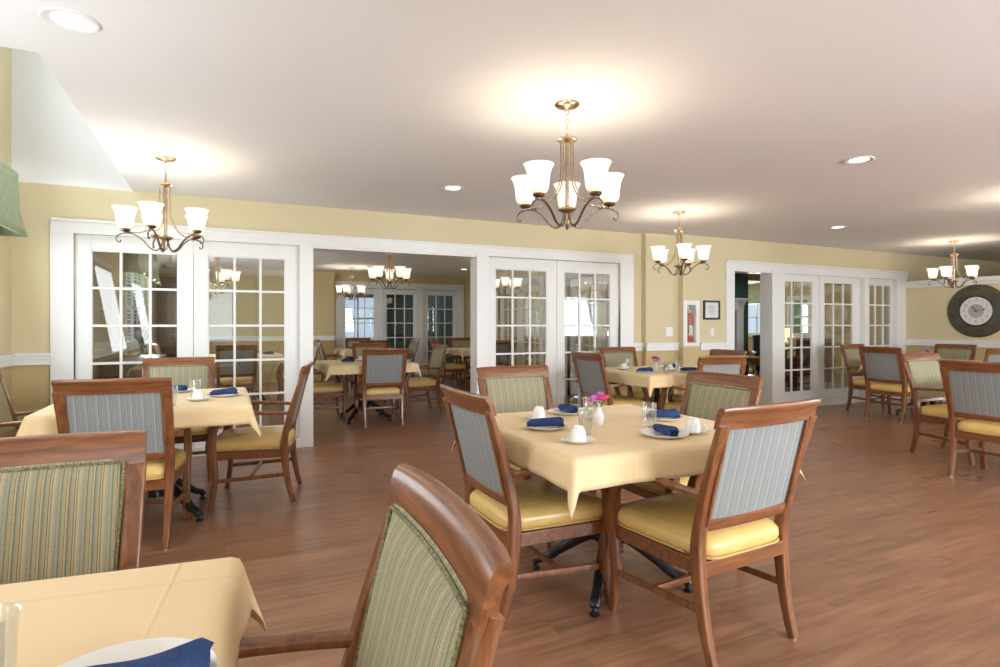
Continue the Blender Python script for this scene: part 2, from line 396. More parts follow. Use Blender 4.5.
# walls
wall('wall_back', 'x', YW, .14, XL - .2, 4.99, 0, CH, [(-1.19, 0.68, -1, 2.04), (0.80, 2.61, -1, 2.015), (2.745, 4.64, -1, 2.03)], M['wall'])
wall('wall_back_step', 'x', 6.06, .23, 4.99, 5.53, 0, CH, [], M['wall'])
wall('wall_back_right', 'x', YR, .16, 5.53, 10.42, 0, CH, [(5.585, 5.745, 0.99, 1.50), (6.44, 7.18, -1, 1.99), (7.43, 9.33, -1, 2.03), (9.42, 10.22, -1, 2.03)], M['wall'])
wall('wall_back_far_right', 'x', YR, .16, 10.42, 14.2, 0, CH, [], M['wall'])
wall('wall_left', 'y', XL - .2, .2, Y0 - .2, YW, 0, 4.2, [(-1.9, -0.5, 0.85, 2.1), (1.6, 3.0, 0.85, 2.1), (4.15, 5.55, 0.85, 2.1), (3.7, 5.5, 2.9, 3.9)], M['wall'])
wall('wall_right', 'y', XC, .14, Y0, YR, 0, 1.90, [(-1.8, .6, .85, 1.8)], M['wall'])
wall('wall_right_outer', 'y', 14.0, .2, Y0, YR, 0, CH, [(-1, 1, .9, 2.1)], M['wall'])
wall('wall_front', 'x', Y0 - .2, .2, XL - .2, 14.2, 0, CH, [(x - h, x + h, 0.8, 2.15) for x, h in BACKWIN], M['wall'])
# dining room and lounge behind
wall('wall_dining_left', 'y', -1.4, .2, YW + .14, 13.4, 0, CH, [(9.1, 11.5, 0.85, 2.15)], M['wall2'])
wall('wall_dining_back', 'x', 13.4, .14, -1.4, 5.4, 0, CH, [(2.37, 4.2, -1, 2.1), (4.25, 5.2, -1, 2.1)], M['wall2'])
wall('wall_dining_right', 'y', 5.4, .14, YW + .14, 13.54, 0, CH, [(6.75, 8.65, -1, 2.04), (9.6, 11.5, -1, 2.04)], M['wall2'])
wall('wall_dining_pier', 'x', 13.25, .15, 0.6, 2.2, 0, CH, [], M['wall2'])
wall('wall_sunroom_back', 'x', 17.5, .15, -1.4, 7, 0, CH, [(1.2, 4.4, 0.75, 2.1)], M['teal'])
wall('wall_sunroom_left', 'y', 0.0, .15, 13.54, 17.5, 0, CH, [], M['teal'])
wall('wall_sunroom_right', 'y', 6.6, .15, 13.6, 17.5, 0, CH, [], M['teal'])
wall('wall_lounge_back', 'x', 14.0, .15, 5.54, 14.2, 0, CH, [(8.3, 10.1, 0.95, 1.95)], M['wall2'])
wall('wall_lounge_right', 'y', 14.0, .15, 6.12, 14.0, 0, CH, [(10.42, 10.98, 0.95, 1.95), (11.75, 12.9, 0.95, 1.95)], M['wall2'])
struct(MB().box(7.4, 9.05, 8.0, 8.7, 0, CH - .02).build('wall_chimney_breast', M['teal'], smooth=0))
struct(MB().box(9.05, 12.6, 8.2, 8.4, 2.12, CH - .02).build('wall_lounge_soffit', M['yellow'], smooth=0))

# ------------------------------------------------------------------ trim, casings, rails
W = M['white']
def trim(name, boxes, bevel=0.004):
    mb = MB()
    for b in boxes: mb.box(*b)
    return struct(mb.build(name, W, bevel=bevel, smooth=0))
# left unit casing (x from -1.34 to 4.83), head 2.03..2.15
yf = YW - .025
trim('trim_1', [(-1.35, 4.84, yf, YW + .002, 2.03, 2.15), (-1.35, 4.84, yf - .012, yf, 2.128, 2.15),
                (-1.35, -1.19, yf, YW + .10, 0, 2.03), (0.675, 0.805, yf - .02, YW + .16, 0, 2.04), (2.603, 2.75, yf - .02, YW + .16, 0, 2.04),
                (4.64, 4.84, yf, YW + .10, 0, 2.03), (0.80, 2.61, yf, YW + .16, 2.008, 2.05), (-1.19, 0.68, YW + .02, YW + .10, 2.03, 2.05), (2.745, 4.64, YW + .02, YW + .10, 2.03, 2.05)])
yr = YR - .03
trim('trim_2', [(6.29, 10.46, yr, YR + .002, 1.99, 2.13), (6.29, 10.46, yr - .025, yr, 2.105, 2.13),
                (6.29, 6.446, yr, YR + .17, 0, 2.0), (7.174, 7.435, yr - .02, YR + .17, 0, 2.03), (6.446, 7.174, yr, YR + .17, 1.984, 2.0), (9.30, 9.42, yr - .01, YR + .10, 0, 2.03), (10.18, 10.42, yr, YR + .10, 0, 2.03),
                (7.43, 9.30, YR + .02, YR + .1, 2.0, 2.05), (9.42, 10.2, YR + .02, YR + .1, 2.0, 2.05)])
# chair rails
def rail(name, axis, pos, a0, a1, sgn=-1, z0=.89, z1=.99):
    bx = []
    for za, zb, d in ((z0, z1, .018), (z1 - .022, z1, .034), (z0 + .045, z0 + .06, .026), (z0, z0 + .014, .024)):
        p, q = (pos + sgn * d, pos) if sgn < 0 else (pos, pos + d)
        bx.append((a0, a1, p, q, za, zb) if axis == 'x' else (p, q, a0, a1, za, zb))
    return trim(name, bx, 0.003)
rail('trim_3', 'x', YW, XL, -1.35); rail('trim_4', 'x', YW, 4.84, 4.99)
rail('trim_5', 'x', 6.06, 4.99, 5.53); rail('trim_6', 'x', YR, 5.83, 6.29)
rail('trim_7', 'y', XL, Y0, YW, 1, ); rail('trim_8', 'y', XC, Y0, YR, -1)
rail('trim_9', 'x', 13.4, -1.2, 2.24, -1); rail('trim_10', 'y', -1.2, YW + .14, 13.4, 1); rail('trim_11', 'x', 13.25, .6, 2.2, -1)
# cap on the part-height wall with the clock
trim('trim_12', [(XC - .045, XC + .185, Y0, YR - .03, 1.90, 1.965), (XC - .02, XC + .16, Y0, YR - .03, 1.85, 1.90)])
def base(name, bx): return trim(name, bx, 0.004)
base('baseboard_back', [(XL, -1.35, YW - .018, YW, 0, .12), (4.84, 4.99, YW - .018, YW, 0, .12), (4.99, 5.53, 6.042, 6.06, 0, .12), (5.53, 6.29, YR - .018, YR, 0, .12)])
base('baseboard_left', [(XL, XL + .018, Y0, YW, 0, .12)])
base('baseboard_right', [(XC - .018, XC, Y0, YR - .03, 0, .12)])
base('baseboard_door_right', [(7.18, 10.42, YR - .065, YR - .03, 0, .11), (7.18, 10.42, YR - .085, YR - .065, 0, .03)])
base('baseboard_door_left', [(-1.19, 0.68, YW - .05, YW - .01, 0, .09), (2.745, 4.64, YW - .05, YW - .01, 0, .09)])
base('baseboard_dining', [(-1.2, 2.24, 13.38, 13.4, 0, .12), (-1.2, -1.18, YW + .14, 13.4, 0, .12), (5.38, 5.4, 8.8, 9.45, 0, .12)])
trim('trim_13', [(2.24, 5.35, 13.37, 13.4, 2.08, 2.22), (2.24, 2.37, 13.37, 13.5, 0, 2.1), (3.2, 3.33, 13.38, 13.5, 0, 2.1), (4.17, 4.3, 13.37, 13.5, 0, 2.1), (5.18, 5.35, 13.37, 13.5, 0, 2.1)])
trim('trim_14', [(5.37, 5.4, 6.6, 8.8, 2.03, 2.16), (5.37, 5.5, 6.6, 6.75, 0, 2.04), (5.37, 5.5, 8.65, 8.8, 0, 2.04), (5.37, 5.4, 9.45, 11.65, 2.03, 2.16), (5.37, 5.5, 9.45, 9.6, 0, 2.04), (5.37, 5.5, 11.5, 11.65, 0, 2.04)])

# ------------------------------------------------------------------ french doors: fifteen lights each
dn = [0]
def french_door(axis, pos, a0, a1, gl0, gl1, z0=0.03, z1=2.028, gz0=0.215, gz1=1.895, handle=None, t=.04, cols=3, rows=5):
    """leaf from a0..a1 with glazed field gl0..gl1"""
    dn[0] += 1
    def bx(mb, p, q, d0, d1, u, v):
        if axis == 'x': mb.box(p, q, pos + d0, pos + d1, u, v)
        else: mb.box(pos + d0, pos + d1, p, q, u, v)
    mb = MB()
    bx(mb, a0, gl0, 0, t, z0, z1); bx(mb, gl1, a1, 0, t, z0, z1); bx(mb, gl0, gl1, 0, t, z0, gz0); bx(mb, gl0, gl1, 0, t, gz1, z1)
    d = struct(mb.build('door_%d' % dn[0], W, bevel=.003, smooth=0))
    mb = MB(); g = .011
    for i in range(1, cols):
        x = gl0 + (gl1 - gl0) * i / cols; bx(mb, x - g, x + g, .006, t - .006, gz0, gz1)
    for j in range(1, rows):
        z = gz0 + (gz1 - gz0) * j / rows; bx(mb, gl0, gl1, .0065, t - .0065, z - g, z + g)
    for p, q, u, v in ((gl0, gl0 + .012, gz0, gz1), (gl1 - .012, gl1, gz0, gz1), (gl0, gl1, gz0, gz0 + .012), (gl0, gl1, gz1 - .012, gz1)):
        bx(mb, p, q, .004, t - .004, u, v)
    mb.build('muntin_grid', W, d, bevel=.002, smooth=0)
    mb = MB(); bx(mb, gl0, gl1, t / 2 - .002, t / 2 + .002, gz0, gz1)
    mb.build('glass_panes', M['glass'], d, smooth=0)
    if handle:
        mb = MB()
        if axis == 'x':
            mb.lathe([(.001, 0), (.026, .001), (.026, .006), (.01, .01), (.009, .045), (.02, .05), (.026, .06), (.024, .072), (.012, .08), (.001, .082)], 16)
            bmesh.ops.rotate(mb.bm, verts=mb.bm.verts, cent=(0, 0, 0), matrix=Matrix.Rotation(R(90), 3, 'X'))
            bmesh.ops.translate(mb.bm, verts=mb.bm.verts, vec=(handle, pos, 0.95))
            mb.build('door_knob', M['brass'], d)
    return d
yd = YW + .03
french_door('x', yd, -1.189, -0.272, -1.076, -0.395)
french_door('x', yd, -0.268, 0.675, -0.150, 0.548)
french_door('x', yd, 2.75, 3.703, 2.865, 3.57)
french_door('x', yd, 3.707, 4.639, 3.81, 4.515)
yd2 = YR + .04
french_door('x', yd2, 7.435, 8.31, 7.48, 8.16)
french_door('x', yd2, 8.32, 9.295, 8.43, 9.13)
french_door('x', yd2, 9.425, 10.175, 9.51, 10.13)
for a0, a1, g0, g1 in ((2.375, 3.20, 2.46, 3.13), (3.33, 4.165, 3.40, 4.08), (4.305, 5.175, 4.42, 5.09)):
    french_door('x', 13.42, a0, a1, g0, g1, z1=2.07, gz0=.25, gz1=1.96)
for a0, a1 in ((6.755, 7.695), (7.705, 8.645), (9.605, 10.545), (10.555, 11.495)):
    french_door('y', 5.45, a0, a1, a0 + .12, a1 - .12)

# ------------------------------------------------------------------ windows
wn = [0]
def window(axis, pos, depth, a0, a1, z0, z1, blinds=True, inward=1, mull=1):
    """frame set in an opening; inward: +1 room is on the + side of pos"""
    wn[0] += 1
    def bx(mb, p, q, d0, d1, u, v):
        d0, d1 = sorted((d0 * inward, d1 * inward))
        if axis == 'x': mb.box(p, q, pos + d0, pos + d1, u, v)
        else: mb.box(pos + d0, pos + d1, p, q, u, v)
    mb = MB(); f = .045
    bx(mb, a0, a0 + f, -.10, -.04, z0, z1); bx(mb, a1 - f, a1, -.10, -.04, z0, z1); bx(mb, a0 + f, a1 - f, -.10, -.04, z0, z0 + f); bx(mb, a0 + f, a1 - f, -.10, -.04, z1 - f, z1)
    bx(mb, a0 + f, a1 - f, -.09, -.05, (z0 + z1) / 2 - .025, (z0 + z1) / 2 + .025)
    for i in range(1, mull + 1):
        x = a0 + (a1 - a0) * i / (mull + 1); bx(mb, x - .02, x + .02, -.09, -.05, z0 + f, z1 - f)
    o = struct(mb.build('window_%d' % wn[0], W, bevel=.003, smooth=0))
    mb = MB(); c = .07
    bx(mb, a0 - c, a0, 0, .02, z0 - .03, z1 + c); bx(mb, a1, a1 + c, 0, .02, z0 - .03, z1 + c); bx(mb, a0, a1, 0, .02, z1, z1 + c); bx(mb, a0 - c, a1 + c, 0, .06, z0 - .06, z0 - .03)
    mb.build('window_casing', W, o, bevel=.003, smooth=0)
    mb = MB(); bx(mb, a0 + f, a1 - f, -.072, -.068, z0 + f, z1 - f); mb.build('glass_panes', M['glass'], o, smooth=0)
    if blinds:
        mb = MB(); n = int((z1 - z0) * .98 / .05)
        for i in range(n):
            z = z1 - .04 - i * .05; bx(mb, a0 + .05, a1 - .05, -.035, -.005, z - .004, z)
        mb.build('blind_slats', M['blind'], o, smooth=0)
    return o
for x, h in BACKWIN: window('x', Y0, .2, x - h, x + h, .8, 2.15, True, 1, 0 if h < .5 else 1)
window('y', XC, .14, -1.8, .6, .85, 1.8, True, -1)  # unseen window, put in to bring fill light from the right
for y in (-1.2, 2.3, 4.85): window('y', XL, .2, y - .7, y + .7, .85, 2.1)
window('y', XL, .2, 3.7, 5.5, 2.9, 3.9, False)  # unseen high window, put in to light the vault
window('y', 14.0, .2, -1, 1, .9, 2.1, True, -1)
window('y', -1.2, .2, 9.1, 11.5, .85, 2.15)
window('x', 17.5, .15, 1.2, 4.4, .75, 2.1, False, -1, 3)
window('x', 14.0, .15, 8.3, 10.1, .95, 1.95, False, -1, 1)
window('y', 14.0, .15, 10.42, 10.98, .95, 1.95, False, -1, 0)
window('y', 14.0, .15, 11.75, 12.9, .95, 1.95, False, -1, 2)

# ------------------------------------------------------------------ valances
def valance(name, label, y0, y1, x, z0, z1, m, inward=1, wave=0):
    t = thing(name, label, 'valance', (x, (y0 + y1) / 2, z0))
    L_ = (y1 - y0) / 2; n = 40; mb = MB()
    ring_o, rings = [], []
    for j in range(7):
        v = j / 6; z = (z1 - z0) * v; fl = .15 + .05 * (1 - v) ** 3
        r = []
        path = [(0.0, -L_ - .04 * (1 - v) ** 3)] + [(fl + wave * math.sin(k * 1.4) * (1 - v * .7), -L_ - .04 * (1 - v) ** 3 + (2 * L_ + .08 * (1 - v) ** 3) * k / n) for k in range(n + 1)] + [(0.0, L_ + .04 * (1 - v) ** 3)]
        zz = [z - (wave * 1.2 * (1 - v) * (1 + math.sin(k * .7))) for k in range(len(path))]
        rings.append([(inward * a, b, q) for (a, b), q in zip(path, zz)])
    mb.rings(rings, False)
    o = mb.build('valance_skirt', m, t); s = o.modifiers.new('thickness', 'SOLIDIFY'); s.thickness = .006
    mb = MB(); mb.box(min(0, inward * .15), max(0, inward * .15), -L_, L_, z1 - z0 - .02, z1 - z0); mb.build('top_board', m, t, smooth=0)
    return t
valance('window_valance', 'sage green flared valance over the window at upper left edge of the photo', 4.0, 5.74, XL + .001, 1.93, 2.42, M['valance'])
valance('window_valance', 'gathered green valance seen through the leftmost french door', 8.95, 11.65, -1.199, 1.95, 2.36, M['valance'], 1, .02)
valance('window_valance', 'olive valance above the far lounge window seen through the narrow doorway', 11.2, 13.0, 13.999, 1.85, 2.2, M['valance'], -1)

# ------------------------------------------------------------------ dining chair
def yb(z): return -.213 - (z - .5) * .245      # plane of the raked back
def make_chair():
    t = thing('dining_chair', '', 'chair')
    for s in (-1, 1):
        # rear leg rising into the back stile
        p = bez([(s * .226, -.262, 0.004), (s * .229, -.232, .12), (s * .234, -.208, .28), (s * .238, -.203, .42), (s * .241, -.222, .54), (s * .246, -.264, .70), (s * .2505, yb(.885) - .017, .885)], 5)
        n = len(p); wd = [(.016 + .006 * min(1, i / (n * .45)), .016 + .008 * min(1, i / (n * .4)) - .024 * max(0, i / n - .45)) for i in range(n)]
        o = MB().sweep(p, wd, Vector((1, 0, 0)), 16, 6).build('leg', M['wood'], t)
        MB().lathe([(0, 0), (.013, 0), (.013, .006), (0, .006)], 12, (s * .226, -.262, 0)).build('foot_glide', M['steel'], o)
        # front leg: slender foot, swelling knee, runs up into the arm post
        p = bez([(s * .240, .262, .004), (s * .240, .244, .12), (s * .241, .236, .22), (s * .243, .250, .33), (s * .245, .262, .41), (s * .248, .248, .50), (s * .251, .210, .58), (s * .252, .175, .628)], 5)
        n = len(p); wd = []
        for i in range(n):
            u = i / (n - 1); wd.append((.019 + .003 * math.sin(u * PI), .017 + .016 * math.exp(-((u - .55) / .17) ** 2) + .005 * math.exp(-((u - 1) / .15) ** 2)))
        o = MB().sweep(p, wd, Vector((1, 0, 0)), 16, 5).build('leg', M['wood'], t)
        MB().lathe([(0, 0), (.013, 0), (.013, .006), (0, .006)], 12, (s * .240, .262, 0)).build('foot_glide', M['steel'], o)
        # arm
        p = bez([(s * .244, -.235, .622), (s * .262, -.13, .628), (s * .272, 0, .635), (s * .268, .12, .640), (s * .256, .225, .640), (s * .252, .25, .632)], 5)
        n = len(p); wd = [(.015 + .011 * min(1, i / (n * .6)), .012 + .003 * (i / n)) for i in range(n)]; wd[-1] = (.017, .009)
        MB().sweep(p, wd, Vector((1, 0, 0)), 16, 3.5).build('armrest', M['wood'], t)
        # side stretcher
        MB().sweep([(s * .234, -.214, .20), (s * .240, .232, .175)], [(.0095, .014)] * 2, Vector((1, 0, 0)), 12, 6).build('stretcher', M['wood'], t)
    MB().sweep([(-.235, .02, .187), (.235, .02, .187)], [(.009, .012)] * 2, Vector((0, 1, 0)), 12, 6).build('stretcher', M['wood_x'], t)
    # seat frame
    mb = MB()
    mb.box(-.222, .222, -.225, -.198, .318, .374); mb.box(-.225, .225, .238, .262, .318, .374)
    for s in (-1, 1):
        mb.rings([[(s * (.236 - a), -.215, z), (s * (.246 - a), .25, z), (s * (.224 - a), .25, z), (s * (.214 - a), -.215, z)] for z, a in ((.318, 0), (.374, 0))])
    mb.build('seat_frame', M['wood_x'], t, bevel=.003, smooth=0)
    # cushion
    def outline(inset, z):
        pts = []; n = 44
        for k in range(n):
            th = 2 * PI * k / n; c, s_ = math.cos(th), math.sin(th); p = 7
            u = math.copysign(abs(c) ** (2 / p), c); v = math.copysign(abs(s_) ** (2 / p), s_)
            hw = (.232 + .012 * v) - inset; y = .025 + v * (.258 - inset)
            pts.append((u * hw, y, z))
        return pts
    mb = MB(); mb.rings([outline(a, z) for a, z in ((.012, .374), (.0, .386), (-.006, .402), (-.004, .428), (.010, .447), (.035, .459), (.09, .469), (.15, .473))])
    cu = mb.build('seat_cushion', M['vinyl'], t, smooth=60)
    o1 = outline(-.004, .382); o1.append(o1[0]); MB().tube(o1, .0042, 6, False).build('piping', M['piping'], cu)
    # back: crest rail, lower rail, inner frame, pads
    def bow(x): return -.022 * (1 - (x / .27) ** 2)
    sec = [(.011, -.034), (.012, -.01), (.012, .02), (.010, .037), (.003, .046), (-.008, .049), (-.017, .046), (-.022, .038), (-.021, .028), (-.015, .021), (-.011, .012), (-.011, -.034)]
    rings = []
    for k in range(17):
        x = -.2695 + .539 * k / 16; f = 1.0 if 0 < k < 16 else .93
        zc = .902; rings.append([(x, yb(zc) - .006 + bow(x) + n_ * f - b * .245, zc + b * f) for n_, b in sec])
    MB().rings(rings).build('crest_rail', M['wood_x'], t, smooth=40)
    def bar(z, h, th):
        pts = [(x, yb(z) + bow(x) * .7, z) for x in [-.236 + .472 * k / 8 for k in range(9)]]
        return MB().sweep(pts, [(h, th)] * 9, Vector((0, -.238, .97)), 12, 7)
    bar(.508, .022, .0125).build('back_rail', M['wood_x'], t)
    def pad(z0, z1, hw, off, bulge, n=14, m=12):
        rows = []
        for j in range(m + 1):
            v = -1 + 2 * j / m; z = (z0 + z1) / 2 + v * (z1 - z0) / 2; r = []
            for i in range(n + 1):
                u = -1 + 2 * i / n; x = u * hw * (1 + .022 * v)
                b = bulge * (1 - u ** 6) * (1 - v ** 6)
                r.append((x, yb(z) + bow(x) * .85 + off + b, z))
            rows.append(r)
        return rows
    mb = MB(); mb.rings(pad(.522, .884, .222, .004, .026), False)
    fp = mb.build('back_cushion', M['front_fabric'], t, smooth=60)
    # cord around the pad
    rows = pad(.529, .876, .218, .010, 0)
    loop = rows[0] + [r[-1] for r in rows[1:]] + rows[-1][::-1][1:] + [r[0] for r in rows[::-1]][1:]
    MB().tube(loop, .0042, 6, False).build('piping', M['cord'], fp)
    mb = MB(); mb.rings(pad(.522, .884, .222, -.004, -.001), False)
    mb.build('back_panel', M['back_fabric'], t, smooth=60)
    # inner moulding of the stiles (fills between stile and pad)
    for s in (-1, 1):
        mb = MB()
        p = [(s * .227, yb(z) - .012, z) for z in (.51, .7, .87)]
        mb.sweep(p, [(.008, .012)] * 3, Vector((1, 0, 0)), 8, 8)
        mb.build('back_moulding', M['wood'], t)
    return t
chair = Maker(make_chair)
def place_chair(x, y, deg, label, group=None):
    return chair((x, y, 0), R(deg), label, group)
CHAIRS = [
 (1.77, 1.81, 4, 'cherry wood armchair, back to camera, standing at right front of the centre table'),
 (1.27, 2.35, -90, 'cherry wood armchair on the left side of the centre table, facing right'),
 (1.78, 3.19, 182, 'armchair behind the centre table, before the white door post, facing the camera'),
 (2.26, 2.47, 90, 'armchair with green striped front on the far right side of the centre table'),
 (-0.49, 3.95, -7, 'armchair with daylight-tinted striped back, back to camera, in front of the left table'),
 (0.22, 4.53, 78, 'armchair seen from the side at right end of the left table, facing left'),
 (-0.35, 5.35, 181, 'armchair behind the left table, against the glazed french doors'),
 (-1.06, 4.72, -90, 'armchair cut off by the left edge of the photo, at the left table'),
 (-0.02, 0.905, 87, 'nearest armchair at the bottom of the photo, green striped back turned left'),
 (-0.46, 1.47, 180, 'large foreground armchair with green striped back behind the yellow foreground table'),
 (7.93, 4.64, -92, 'armchair, back to camera, at left side of the far right table by the doors'),
 (8.34, 5.16, 182, 'armchair close to the glazed right doors, partly hidden by the chair before it'),
 (6.20, 3.08, 176, 'armchair with pale striped front at the far side of the near right table'),
 (5.58, 2.46, -90, 'largest armchair at the right edge of the photo, back to camera'),
 (9.28, 4.81, 87, 'armchair with green striped front below and left of the wall clock'),
 (8.55, 4.12, 0, 'armchair at the right edge of the photo directly below the wall clock'),
 (3.67, 4.99, -90, 'armchair at left side of the middle right table with pink flower, facing right'),
 (4.48, 5.67, 179, 'armchair with green striped front behind the middle right table, against the cream wall'),
 (4.15, 4.25, -5, 'armchair with back to camera at front right of the middle right table'),
 (4.80, 4.84, 86, 'armchair mostly hidden behind another chair, right side of the middle right table'),
 (1.75, 7.23, -1, 'armchair with daylight-tinted striped back, back to camera, in the centre of the wide opening'),
 (2.49, 7.96, 91, 'armchair at the right side of the first table beyond the opening, facing left'),
 (1.13, 7.79, -90, 'armchair left of the first table beyond the opening, cut by white jamb'),
 (2.05, 8.85, 178, 'armchair facing the camera behind the first table beyond the opening'),
 (2.50, 11.0, -3, 'dark backed armchair at the second table beyond the opening, back to camera'),
 (2.60, 12.35, 180, 'farthest armchair, facing the camera, before the far white doors'),
 (1.95, 11.6, -90, 'armchair seen edge on beside the cream wall, left of second table beyond opening'),
 (3.22, 11.6, 90, 'armchair at the right of the second table beyond the opening, facing left'),
 (4.70, 11.6, 180, 'armchair facing the camera at the far right corner of the room beyond the opening'),
 (4.00, 10.75, -90, 'armchair turned right at the table near the right jamb of the wide opening'),
 (4.60, 10.1, 0, 'armchair with its back to camera in front of the table near the right jamb'),
 (0.15, 9.35, 0, 'armchair seen through the second glass door from the left, back to camera'),
 (1.05, 10.0, 90, 'armchair seen through the right panes of the second glass door, facing left'),
 (-0.62, 10.2, -80, 'armchair seen through the leftmost glass door beside the tulips'),
]
for c in CHAIRS: place_chair(*c)

# ------------------------------------------------------------------ tables and cloths
TH = .745
def make_table():
    t = thing('dining_table', '', 'table')
    mb = MB(); mb.box(-.545, .545, -.545, .545, TH - .032, TH)
    mb.build('tabletop', M['wood_x'], t, bevel=.01)
    MB().lathe([(.001, TH - .032), (.17, TH - .032), (.17, TH - .042), (.06, TH - .055), (.034, TH - .09), (.030, .50), (.036, .46), (.030, .43), (.034, .30), (.052, .26), (.056, .20), (.045, .16), (.05, .12), (.001, .11)], 24).build('pedestal', M['iron'], t)
    for k in range(4):
        a = PI / 4 + k * PI / 2; c, s = math.cos(a), math.sin(a)
        prof = [(.03, .20), (.08, .215), (.15, .18), (.24, .12), (.30, .075), (.35, .055), (.372, .035)]
        p = bez([(r * c, r * s, z) for r, z in prof], 4)
        n = len(p); wd = [(.031 - .010 * i / n, .030 - .012 * i / n) for i in range(n)]
        o = MB().sweep(p, wd, Vector((-s, c, 0)), 14, 3).build('leg', M['iron'], t)
        MB().lathe([(.001, 0), (.022, 0), (.024, .008), (.012, .018), (.010, .035), (.001, .036)], 14, (.368 * c, .368 * s, 0)).build('foot_glide', M['iron'], o)
    return t
def cloth_mesh(seed, half=.555, drop=.105, r=.02):
    rnd = random.Random(seed); ph = [rnd.uniform(0, 6.28) for _ in range(6)]; am = [rnd.uniform(.7, 1.15) for _ in range(4)]
    L_ = half + drop; n = 72; top = TH + .004
    def g(i):  # denser near the edge
        u = -1 + 2 * i / n; return u * L_
    bm = bmesh.new(); V = []
    for j in range(n + 1):
        row = []
        for i in range(n + 1):
            u, v = g(i), g(j)
            cu, cv = max(-half + r, min(half - r, u)), max(-half + r, min(half - r, v))
            du, dv = u - cu, v - cv; s = math.hypot(du, dv)
            if s < 1e-7: co = (u, v, top)
            else:
                nx, ny = du / s, dv / s
                if s < r * PI / 2: h = r * math.sin(s / r); z = top - r * (1 - math.cos(s / r))
                else:
                    e = s - r * PI / 2; corner = 4 * abs(nx * ny) ** 2 * 1.0  # 0 at side, 1 on the diagonal
                    q = (u if abs(nx) < abs(ny) else v)
                    fl = .07 + .08 * math.sin(q * 9 + ph[0]) * am[0] + .06 * math.sin(q * 17 + ph[1]) * am[1]
                    k = corner if (abs(du) > 1e-6 and abs(dv) > 1e-6) else 0
                    ci = (1 if nx > 0 else 0) + (2 if ny > 0 else 0)
                    sharp = k ** .8
                    fl = fl * (1 - sharp) + sharp * .36 * am[ci]
                    e *= 1 + .30 * k; h = r + e * fl; z = top - r - e * math.sqrt(max(.2, 1 - min(.8, fl * fl)))
                co = (cu + nx * h, cv + ny * h, z)
            row.append(bm.verts.new(co))
        V.append(row)
    for j in range(n):
        for i in range(n): bm.faces.new((V[j][i], V[j][i + 1], V[j + 1][i + 1], V[j + 1][i]))
    mb = MB(); mb.bm.free(); mb.bm = bm; return mb
table = Maker(make_table)
TABLES = [
 (1.675, 2.31, 'centre table', 'round-cornered square table with black pedestal under butter yellow cloth at centre of the photo', 'butter yellow cloth on the centre table with four navy napkins and pink flowers'),
 (-0.405, 4.36, 'left table', 'square table with black four-footed pedestal near the left french doors', 'butter yellow cloth on the left table before the french doors'),
 (-0.575, 0.845, 'foreground table', 'foreground square table at the bottom left corner of the photo, hidden by its cloth', 'large butter yellow cloth filling the bottom left corner of the photo'),
 (4.17, 4.88, 'middle right table', 'square table behind the centre table, near the fire extinguisher', 'butter yellow cloth on the table in front of the fire extinguisher'),
 (6.22, 2.33, 'near right table', 'square table at the right edge of the photo behind the largest right chair', 'butter yellow cloth corner showing at the right edge of the photo'),
 (8.60, 4.60, 'far right table', 'square table between the glazed right doors and the wall clock', 'butter yellow cloth on the table beside the glazed right doors'),
 (1.66, 7.62, 'opening table', 'square table just beyond the wide opening', 'pale yellow cloth on the first table beyond the wide opening'),
 (2.58, 11.65, 'second opening table', 'second square table beyond the wide opening, before the far doors', 'pale yellow cloth on the second table beyond the opening'),
 (4.65, 10.85, 'jamb table', 'square table beyond the opening near its right jamb', 'pale yellow cloth on the table near the right jamb of the opening'),
 (0.30, 10.15, 'glass door table', 'square table seen through the second glass door from the left', 'pale yellow cloth seen through the second glass door from the left'),
]
for i, (x, y, nm, lt, lc) in enumerate(TABLES):
    rz = R(-6) if nm == 'foreground table' else 0
    table((x, y, 0), rz, lt)
    o = cloth_mesh(i + 3).build('tablecloth', M['cloth'], smooth=70); o.location = (x, y, 0); o.rotation_euler = (0, 0, rz); tag(o, lc, 'tablecloth')
    s = o.modifiers.new('thickness', 'SOLIDIFY'); s.thickness = .002; s.offset = 1
ZT = TH + .0062

# ------------------------------------------------------------------ tableware
def make_plate():
    t = MB().lathe([(.0, .004), (.060, .004), (.072, .007), (.088, .013), (.100, .017), (.103, .018), (.103, .016), (.088, .010), (.07, .002), (.055, 0), (.0, 0)], 40).build('plate', M['china'], smooth=60)
    return tag(t, '', 'plate')
def make_saucer():
    t = MB().lathe([(.0, .004), (.030, .004), (.034, .006), (.055, .010), (.071, .016), (.073, .016), (.058, .007), (.036, .001), (.03, 0), (.0, 0)], 36).build('saucer', M['china'], smooth=60)
    return tag(t, '', 'saucer')
def make_cup():
    t = thing('coffee_cup', '', 'cup')
    MB().lathe([(.041, 0), (.0405, .004), (.039, .02), (.036, .045), (.031, .060), (.026, .066), (.024, .074), (.020, .074), (.018, .069), (.0, .068)], 32).build('cup_body', M['china'], t, smooth=60)
    p = bez([(.037, 0, .014), (.052, 0, .012), (.064, 0, .024), (.063, 0, .042), (.050, 0, .052), (.034, 0, .050)], 5)
    MB().sweep(p, [(.0055, .0035)] * len(p), Vector((0, 1, 0)), 10, 2.2).build('handle', M['china'], t)
    return t
def make_glass():
    t = MB().lathe([(.0, 0), (.026, 0), (.0275, .002), (.031, .05), (.034, .112), (.0345, .113), (.033, .112), (.0300, .05), (.0260, .008), (.0, .007)], 32).build('water_glass', M['tumbler'], smooth=50)
    return tag(t, '', 'glass')
